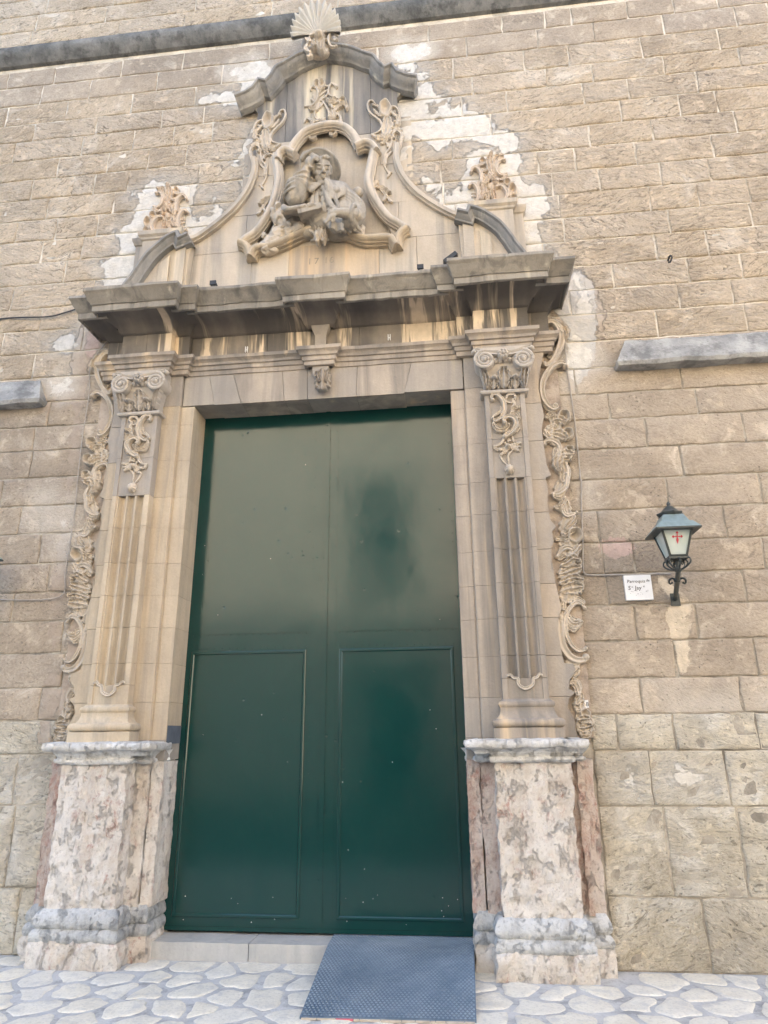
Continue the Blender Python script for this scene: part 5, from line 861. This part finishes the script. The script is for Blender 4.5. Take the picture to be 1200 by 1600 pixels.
# torso, tunic and cape
b.ell((-1.16, -.09, 6.60), (.19, .13, .22)); b.ell((-1.10, -.09, 6.42), (.24, .15, .18)); b.ell((-.98, -.06, 6.60), (.17, .12, .15)); b.ell((-.93, -.05, 6.40), (.18, .12, .22)); b.ell((-1.02, -.12, 6.62), (.12, .11, .15)); b.ell((-.95, -.12, 6.42), (.15, .12, .16)); b.ell((-1.29, -.08, 6.64), (.12, .11, .13))
for i in range(7):
    t = i/6; p = lerp(np.array([-1.24, -.205, 6.66]), np.array([-1.10, -.225, 6.70]), t); q = lerp(np.array([-1.27, -.20, 6.38]), np.array([-.98, -.255, 6.38]), t)
    limb(b, [p, lerp(p, q, .5)+[.015*math.sin(i*2.3), -.018, 0], q], [.016, .022, .02], 8)
limb(b, [Fm['tun1'], Fm['tun2'], Fm['tun3'], Fm['tun3']+[.04, 0, -.05]], [.018, .026, .03, .02], 8)
for i in range(4): b.ell(lerp(np.array([-1.16, -.255, 6.63]), np.array([-1.09, -.265, 6.42]), i/3.), (.014, .014, .012), None, 8, 6)
top_ = cr([Fm['capeN']+[-.015, -.02, .0], Fm['capeTop'], (Fm['capeTop']+Fm['cape2'])/2+[.03, -.01, .03], Fm['cape2']], 12); bot_ = cr([Fm['cape4'], (Fm['cape4']+Fm['cape3'])/2+[-.01, -.02, -.005], Fm['cape3'], (Fm['cape3']+Fm['cape2'])/2+[0, -.03, -.01], Fm['cape2']+[.005, -.01, -.012]], 12)
sheet(b, [[lerp(p, q, t)+np.array([0, -.07*math.sin(math.pi*t)*(1-i/14), 0]) for t in np.linspace(0, 1, 8)] for i, (p, q) in enumerate(zip(top_, bot_))], .03)
sheet(b, [[lerp(lerp(Fm['colL4'], Fm['colL1'], u), lerp(Fm['colL3'], Fm['colL2'], u), v)+np.array([0, -.03*math.sin(math.pi*u)*math.sin(math.pi*v), 0]) for u in np.linspace(0, 1, 7)] for v in np.linspace(0, 1, 7)], .028)
b.ell(Fm['shellR']+[0, .0, 0], (.045, .03, .045)); b.ell(Fm['shellL'], (.036, .03, .04))
# arm that props the head
limb(b, [Fm['shL'], lerp(Fm['shL'], Fm['elbL'], .5)+[-.02, -.03, .0], Fm['elbL']+[.02, 0, .03]], [.10, .10, .095]); limb(b, [Fm['elbL']+[.01, 0, .03], Fm['foreL']+[-.01, 0, -.01], lerp(Fm['foreL'], Fm['wrL'], .55)], [.10, .092, .062])
for i, t in enumerate(np.linspace(.05, .98, 7)):
    c = lerp(Fm['elbL']+[0, 0, .03], Fm['cuffL2']+[-.03, 0, .0], t); r = (.112-.04*t)*(1+.04*(i % 2)); A = np.linspace(0, 2*math.pi, 14); ax = np.array([.1*math.sin(i), .05, .06*math.cos(i*1.7)])
    limb(b, [c+np.array([r*math.cos(a), r*.95*math.sin(a), .035*math.cos(a+i)]) for a in A], [.014]*14, 6)
limb(b, [lerp(Fm['foreL'], Fm['wrL'], .5), Fm['wrL'], Fm['palmL']+[0, .01, -.01]], [.055, .042, .042]); b.ell(Fm['palmL']+[.0, -.02, .012], (.046, .03, .058), None, 10, 8)
for tip, off in (('f4', (.012, 0, .045)), ('f1', (.02, -.005, .03)), ('f2', (.024, -.008, .012)), ('f3', (.026, -.008, -.006))):
    p = Fm['palmL']+np.array(off)+[0, -.02, 0]; q = Fm[tip]+np.array([.012, -.008, .0]); limb(b, [p, lerp(p, q, .5)+[0, -.022, .012], q], [.0175, .016, .0125], 8)
limb(b, [Fm['palmL']+[.005, -.01, -.03], Fm['thumb']+[.005, -.01, .02], Fm['thumb']+[.03, -.005, .01]], [.016, .014, .011], 8)
# other arm under the cape, hand on the book
limb(b, [Fm['armR1']+[-.04, .03, .02], Fm['armR2']+[-.05, .02, 0], Fm['armR3']+[-.06, 0, .0], Fm['armR4']+[-.02, 0, .02]], [.10, .095, .10, .085]); 
for i in range(5):
    o_ = .018*i; limb(b, [Fm['armR1']+[-.02-o_*2, -.06, .03-o_], Fm['armR2']+[-.0-o_*2, -.06, 0], Fm['armR3']+[-.01-o_*2, -.06, .0], Fm['armR4']+[.02-o_, -.05+.0, -.02+o_*1.4]], [.016, .02, .02, .016], 8)
A = np.linspace(0, 2*math.pi, 16); limb(b, [Fm['cuff']+np.array([.022*math.cos(a), .06*math.sin(a), .08*math.cos(a)]) for a in A], [.02]*16, 8)
limb(b, [Fm['cuff']+[.03, .03, 0], Fm['handR']+[.02, 0, .0], Fm['handR2']], [.06, .05, .04]); b.ell(Fm['handR2']+[.01, -.005, 0], (.055, .03, .042), None, 10, 8)
for a_, m_, e_ in (((-.02, -.01, .03), 'g3', None), ((-.03, -.015, .012), 'g1', 'g2'), ((-.02, -.015, -.012), 'g1', 'g2'), ((-.01, -.01, -.03), 'g4', None)):
    p = Fm['handR2']+np.array(a_); off = np.array([0, 0, a_[2]*.9]); q = Fm[m_]+off*(1 if e_ else .2); e = (lerp(q, Fm[e_], .45)+off*.4) if e_ else lerp(q, q+[-.02, 0, -.02], 1)
    limb(b, [p, lerp(p, q, .6)+[0, -.014, .008], q, e], [.016, .015, .0135, .011], 8)
# cloth, book and lap
sheet(b, [[np.array([x, y-.02*math.sin(x*38+v*5), lerp(6.47, 6.395, v)+.012*math.sin(x*30+v*2)-.05*max(0, -x-1.38)*v*4]) for v in np.linspace(0, 1, 8) for y in [-.10-.20*v]] for x in np.linspace(-1.54, -1.18, 22)], .036)
limb(b, [Fm['cloth1'], Fm['cloth4']+[-.01, -.02, 0], Fm['cloth3']+[0, -.02, -.03]], [.03, .026, .02])
sheet(b, [[np.array([x, -.10-.2*v, 6.385-.03*v+.012*u]) for v in np.linspace(0, 1, 5)] for u, x in enumerate(np.linspace(-1.375, -1.14, 5))], .060)
for p, r in (((-1.30, -.05, 6.30), (.14, .08, .07)), ((-1.12, -.03, 6.31), (.16, .08, .07)), ((-.98, -.02, 6.28), (.14, .07, .08)), ((-.86, -.04, 6.28), (.10, .08, .12)), ((-1.0, -.03, 6.34), (.25, .08, .15))): b.ell(p, r)
for i in range(6): limb(b, [np.array([-1.14+.05*i, -.20, 6.31]), np.array([-1.09+.05*i, -.20, 6.25]), np.array([-1.03+.05*i, -.16, 6.18])], [.020, .022, .016], 8)
sheet(b, [[np.array([lerp(-1.06, -.93, u), -.27-.02*math.sin(u*9), lerp(6.22, 6.13, v)-.05*u]) for v in np.linspace(0, 1, 5)] for u in np.linspace(0, 1, 8)], .03)
limb(b, [Fm['staff1'], Fm['staff2'], Fm['staff2']+[.05, .02, .06]], [.02, .02, .018], 8)
remesh(b, 'figure', FIGM, stat, .006, .0016, 40)
b = MB(); b.ell(Fm['gourd'], (.058, .05, .055), None, 16, 12); b.ell(Fm['gourd']+[.0, .01, .05], (.03, .03, .03), None, 10, 8); b.tube([Fm['gourd']+[0, .06, 0], Fm['gourd']+[0, 0, 0]], [.03, .03]); b.build('gourd', FIGM, stat)
b = MB()
for i, p in enumerate(T['rocks']):
    r = .06+.03*math.sin(i*2.1); b.ell(p, (r, r*.9, r), None, 10, 8)
    for k in range(3): b.ell(np.array(p)+[random.uniform(-.06, .06), random.uniform(-.06, .0), random.uniform(-.06, .06)], (r*.5,)*3, None, 8, 6)
remesh(b, 'rock_base', CARV, stat, .010, .016, 22)

# ================================================================ FINIALS, SHELL
lab = ['left rocaille scroll finial standing on the small pedestal above the left end of the cornice', 'right rocaille scroll finial standing on the small pedestal above the right end of the cornice']
for s in (1, 0):
    t = thing('rocaille_finial', lab[1-s], 'finial', 'rocaille finials on the cornice ends')
    mb = fuse(carve(MB(), T['finial'], .052), .0055, .001, 40, 0); bk = MB(); bk.box(.335, .665, .01, .075, 6.455, 6.62); 
    n = mb.n; (mb.mirror() if s else mb).build('scrollwork', FINM, t, 50)
    P = [(.34, 6.46), (.66, 6.46), (.68, 6.7), (.62, 6.85), (.60, 7.03), (.52, 7.10), (.44, 7.05), (.42, 6.9), (.34, 6.78)]
    mb = MB(); mb.prism(P, .052, .078); (mb.mirror() if s else mb).build('core', FINM, t, None)
shell = thing('scallop_shell', 'ribbed stone scallop shell crowning the top of the pediment', 'shell ornament')
cx, cz = -1.268, 8.82; g = []; NR = 15
for r in np.linspace(.06, 1, 18):
    row = []
    for th in np.linspace(math.radians(-14), math.radians(194), NR*8+1):
        ph = (th-math.radians(-14))/math.radians(208)*NR; rib = math.cos(2*math.pi*ph); R = (.268+.045*max(0, math.sin(th))**2+.012*math.cos(2*math.pi*ph)*(r > .9))*r
        row.append((cx+R*math.cos(th), -.17-.13*r**2*(.4+.6*max(0, math.sin(th)))-.020*rib*r-.03*math.sin(math.pi*r), cz+R*math.sin(th)*1.08))
    g.append(row)
g = np.array(g); mb = MB(); mb.grid(g); bk = g+np.array([0, .035, 0]); mb.grid(bk, flip=True); mb.grid([g[-1], bk[-1]]); mb.build('fan', SHELLM, shell, 60)
mb = MB(); mb.ell((cx+.0, -.09, 8.70), (.17, .10, .12)); mb.ell((cx, -.06, 8.86), (.2, .10, .12)); carve(mb, T['shellorn'], -.17); mb = fuse(mb, .006, .001, 40, 0); mb.build('leaf_base', CARV, shell, 50)

# ================================================================ LANTERNS
LM = plain('lantern_metal', (.045, .055, .052), .45); LR = plain('lantern_roof_sky_sheen', (.20, .27, .27), .4, .0)  # roof paler than the frame: sky reflection put into its colour
t = NT('frosted_glass'); GL = t.fin(t.mix(t.ramp(t.noise(t.map((3, 3, 1.5)), 3, 3), [(.3, 0), (.7, 1)]), (.50, .58, .54), (.66, .72, .66)), .25, Transmission_Weight=.15)
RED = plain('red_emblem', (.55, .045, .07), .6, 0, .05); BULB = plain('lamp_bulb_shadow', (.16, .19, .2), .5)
def lantern(label, root=None):
    t = thing('wall_lantern', label, 'lantern', 'lanterns on the church wall'); ax, ay = 1.635, -.35
    zb, zt, hb, ht, he_ = 2.795, 3.012, .058, .112, .160
    mb = MB()                                                      # body edges
    def cor(z, h): return [(ax+sx*h, ay+sy*h, z) for sx, sy in ((-1, -1), (1, -1), (1, 1), (-1, 1))]
    lo, hi = cor(zb, hb), cor(zt, ht)
    for i in range(4):
        mb.tube([lo[i], hi[i]], [.010, .010], 4); mb.tube([lo[i], lo[(i+1) % 4]], [.011]*2, 4); mb.tube([hi[i], hi[(i+1) % 4]], [.011]*2, 4)
    mb.box(ax-hb-.01, ax+hb+.01, ay-hb-.01, ay+hb+.01, zb-.022, zb-.006); mb.build('frame', LM, t, 30)
    for i in range(4):
        a, b2, c2, d = map(np.array, (lo[i], lo[(i+1) % 4], hi[(i+1) % 4], hi[i])); cen2 = (a+b2+c2+d)/4; inn = (np.array([ax, ay, cen2[2]])-cen2); inn[2] = 0; inn = inn/np.linalg.norm(inn)*.004
        mb = MB(); q = [a+inn, b2+inn, c2+inn, d+inn]; mb.add(q+[p+inn for p in q], [[0, 1, 2, 3], [7, 6, 5, 4], [0, 4, 5, 1], [1, 5, 6, 2], [2, 6, 7, 3], [3, 7, 4, 0]]); pn = mb.build('pane', GL, t, None)
        if i == 0:
            mb = MB(); w = (zt-zb)
            def E(x, z): f = (z-zb)/w; return (ax+x, ay-(hb+(ht-hb)*f)+.004-.0055, z)
            cz2 = 2.93; sh_ = []
            def poly(P): mb.add([E(x*.66, cz2+z*.66) for x, z in P], [list(range(len(P)))])
            poly([(-.006, -.01), (.006, -.01), (.014, -.035), (0, -.085), (-.014, -.035)]); poly([(-.005, -.01), (.005, -.01), (.005, .035), (-.005, .035)])
            poly([(-.038, -.004), (-.0055, -.004), (-.0055, .006), (-.038, .006)]); poly([(.0055, -.004), (.038, -.004), (.038, .006), (.0055, .006)])
            poly([(-.012, .0355), (.012, .0355), (.016, .043), (0, .062), (-.016, .043)])
            for s in (-1, 1): poly([(s*.0385, -.012), (s*.0385, .014), (s*.046, .016), (s*.060, .001), (s*.046, -.014)])
            mb.build('cross_emblem', RED, pn, None)
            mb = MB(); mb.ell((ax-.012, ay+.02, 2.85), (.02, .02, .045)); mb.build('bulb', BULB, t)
    mb = MB()                                                      # roof: flared eave then steep hood
    for (z0, h0), (z1, h1) in (((2.992, he_), (3.045, .118)), ((3.045, .104), (3.112, .072))):
        A_, B_ = cor(z0, h0), cor(z1, h1); mb.add(A_+B_, [[i, (i+1) % 4, (i+1) % 4+4, i+4] for i in range(4)]+[[3, 2, 1, 0], [4, 5, 6, 7]])
    mb.build('roof', LR, t, None)
    mb = MB(); mb.box(ax-he_-.002, ax+he_+.002, ay-he_-.002, ay+he_+.002, 2.980, 2.991); mb.build('eave', LM, t, None)
    mb = MB(); k = 24; A = np.arange(k)*2*math.pi/k
    for prof in ([(.075, 3.112), (.088, 3.122), (.090, 3.136), (.07, 3.148), (.045, 3.172), (.03, 3.19), (.012, 3.20), (.016, 3.215), (.004, 3.235)],):
        mb.grid([[(ax+r*(1+.10*math.cos(8*a)*(r > .08))*math.cos(a), ay+r*(1+.10*math.cos(8*a)*(r > .08))*math.sin(a), z) for a in A] for r, z in prof], closed=True)
    mb.build('crown', LM, t, 50)
    mb = MB()                                                      # scrollwork cradle
    for sx, sy in ((-1, -1), (1, -1), (1, 1), (-1, 1), (0, -1), (-1, 0), (1, 0), (0, 1)):
        P = [(ax+sx*.02, ay+sy*.02, 2.70), (ax+sx*.05, ay+sy*.05, 2.715), (ax+sx*.075, ay+sy*.075, 2.745), (ax+sx*.07, ay+sy*.07, 2.775), (ax+sx*.05, ay+sy*.05, 2.77), (ax+sx*.055, ay+sy*.055, 2.75)]
        mb.tube(cr(P, 18), [.0065]*18, 6)
    mb.tube([(ax, ay, 2.68), (ax, ay, 2.79)], [.014, .014], 8); mb.ell((ax, ay, 2.70), (.028, .028, .022)); mb.build('scrollwork', LM, t, 50)
    mb = MB(); P = cr([(ax+.075, .09, 2.545), (ax+.072, .04, 2.56), (ax+.035, -.16, 2.62), (ax, ay, 2.69)], 14)
    mb.tube(P, [.019]*14, 8)
    for s in (-1, 1):
        mb.tube(cr([(ax+.02, -.22, 2.64), (ax+.02+s*.035, -.24, 2.66), (ax+.02+s*.06, -.24, 2.645), (ax+.02+s*.055, -.23, 2.62), (ax+.02+s*.035, -.235, 2.63)], 14), [.008]*14, 6)
    mb.ell((ax+.02, -.23, 2.645), (.026, .026, .02)); mb.box(ax+.04, ax+.11, .052, .075, 2.50, 2.60); mb.build('bracket', LM, t, 50); return t
L1 = lantern('wrought iron wall lantern with frosted panes and a red cross, beside the small white plaque')
L2 = L1.copy(); C.objects.link(L2)
for ch in list(L1.children):
    c = ch.copy(); C.objects.link(c); c.parent = L2
    for gch in list(ch.children): d = gch.copy(); C.objects.link(d); d.parent = c
L2['label'] = 'dark lantern at the left edge of the picture, only the corner of its roof showing'
L2.scale = (-1, 1, 1); L2.location = (T['Llant'][0]-.160+1.635, 0, T['Llant'][1]-2.985)

# ================================================================ SMALL THINGS
(px0, pz1), (px1, pz0) = (1.331, 2.752), (1.54, 2.552)
pq = thing('ceramic_plaque', 'small white square plaque with black script lettering left of the lantern', 'plaque')
mb = MB(); mb.box(px0, px1, .030, .09, pz0, pz1); mb.build('plate', WHITE, pq, None)
def text(s, x, z, size, y, m, name, parent, shear=0.0):
    c = bpy.data.curves.new('t', 'FONT'); c.body = s; c.size = size; c.extrude = .0006; c.shear = shear; c.resolution_u = 2; o = bpy.data.objects.new('t', c); C.objects.link(o)
    o.rotation_euler = (math.pi/2, 0, 0); o.location = (x, y, z); bpy.context.view_layer.update()
    me = bpy.data.meshes.new_from_object(o.evaluated_get(bpy.context.evaluated_depsgraph_get())); me.transform(o.matrix_world); bpy.data.objects.remove(o)
    me.materials.clear(); me.materials.append(m); return link_mesh(name, me, parent)
text('Parroquia', px0+.020, pz1-.062, .036, .0292, INK, 'lettering', pq, .12); text('de', px0+.166, pz1-.055, .03, .0292, INK, 'lettering', pq, .12)
text('S', px0+.022, pz1-.118, .046, .0292, INK, 'lettering', pq, .12); text('n', px0+.050, pz1-.102, .022, .0292, INK, 'lettering', pq, .1)
text('Jay', px0+.074, pz1-.118, .046, .0292, INK, 'lettering', pq, .12); text('e', px0+.140, pz1-.100, .026, .0292, INK, 'lettering', pq, .1)
FAINT = plain('worn_ink', (.35, .35, .36), .7); mb = MB(); rr = random.Random(2)
for i in range(16): x, z = px0+rr.uniform(.03, .17), pz0+rr.uniform(.03, .075); mb.box(x, x+rr.uniform(.003, .012), .0291, .0305, z, z+.003)
mb.build('worn_marks', FAINT, pq, None)
(tx0, tz1), (tx1, tz0) = T['tile']
nt_ = thing('number_tile', 'tiny white number tile beside the foot of the right carved border', 'tile'); mb = MB(); mb.box(tx0, tx1, .018, .05, tz0, tz1); mb.build('plate', WHITE, nt_, None)
text('8', tx0+.006, tz0+.012, .045, .0172, INK, 'lettering', nt_)
def cable(name, P, r, m, label):
    Q = cr(np.array(P)[:, [0, 2, 1]] if len(P[0]) == 3 else P, len(P)*6); mb = MB(); mb.tube(Q, [r]*len(Q), 6); tag(mb.build(name, m), label, 'cable')
cable('cable', T['cable_r'], .0065, CABLE, 'thin beige cable running down the right carved border and across to the lantern')
cable('cable', T['cable_l'], .0075, BLACKC, 'dark cable sagging across the wall to the left end of the cornice')
cable('cable', T['cable_l2'], .0055, CABLE, 'thin pale cable along the left carved border turning off towards the left edge')
lb = ['small dark metal clamp on the cornice edge left of the centre block', 'small dark square clamp on the cornice edge right of the centre block', 'tilted dark metal floodlight lying on the cornice below the right volute']
for i, (p, l_) in enumerate(zip(T['bits'], lb)):
    mb = MB(); x, y, z = p
    if i < 2: mb.box(x-.022, x+.022, y-.02, y+.04, z-.06, z+.03); mb.box(x-.03, x+.03, y-.03, y-.018, z-.01, z+.035)
    else:
        V = MB(); V.box(-.07, .07, -.03, .03, -.02, .02); a = math.radians(38); v = V.verts(); v = np.c_[v[:, 0]*math.cos(a)-v[:, 2]*math.sin(a), v[:, 1], v[:, 0]*math.sin(a)+v[:, 2]*math.cos(a)]+np.array([x, y, z+.02]); mb.add(v, V.f); mb.box(x-.015, x+.015, y, y+.03, z-.1, z+.02)
    tag(mb.build('metal_clamp' if i < 2 else 'floodlight', DARKM, None, None), l_, 'clamp' if i < 2 else 'floodlight')
for (x, z), l_ in zip(T['clips'], ('small white clip on the frieze near the left pilaster', 'small white clip on the frieze right of the centre bracket')):
    mb = MB()
    for d in (-.013, .006): mb.box(x+d, x+d+.007, -.015, .005, z-.03, z+.03)
    mb.box(x-.013, x+.013, -.013, .003, z-.006, z+.0); tag(mb.build('plastic_clip', WHITE, None, None), l_, 'clip', 'clips on the frieze')
hx, hz = T['hook'][0]; mb = MB(); mb.tube(cr([(hx, .08, hz+.02), (hx, .0, hz+.03), (hx+.01, -.02, hz), (hx-.01, -.01, hz-.045), (hx-.015, .01, hz-.03)], 16), [.009]*16, 6)
tag(mb.build('wall_hook', DARKM), 'small dark iron hook sticking out of the upper right wall', 'hook')
# ================================================================ HOUSE ACROSS THE STREET (seen only as the reflection in the door)
t = NT('opposite_plaster'); HM = t.fin(t.mix(t.ramp(t.noise(t.co, 1.2, 5), [(.3, 0), (.7, 1)]), (.50, .46, .385), (.59, .545, .46)), .9)
SHUT = plain('dark_shutter', (.03, .05, .045), .6)
h = thing('street_house', 'tan plastered house across the street, mirrored dimly in the green door', 'house')
mb = MB(); mb.box(-8.2, 26, -15, -11.5, -.05, 11.2); mb.build('wall', HM, h, None)  # unseen extent shaped for the light: stops early at left, letting sky in
mb = MB(); mb.box(-8.2, 26, -11.52, -11.1, 11.2, 11.4); mb.build('eave', HM, h, None)
for x0, z0, w_, hh in ((-2.8, 5.0, 1.6, 3.4), (4.6, 6.2, 1.4, 2.4), (-2.6, .0, 1.8, 3.4), (2.4, 1.0, 1.6, 2.6)):
    mb = MB(); mb.box(x0, x0+w_, -11.56, -11.46, z0, z0+hh); w2 = mb.build('shutter', SHUT, h, None)
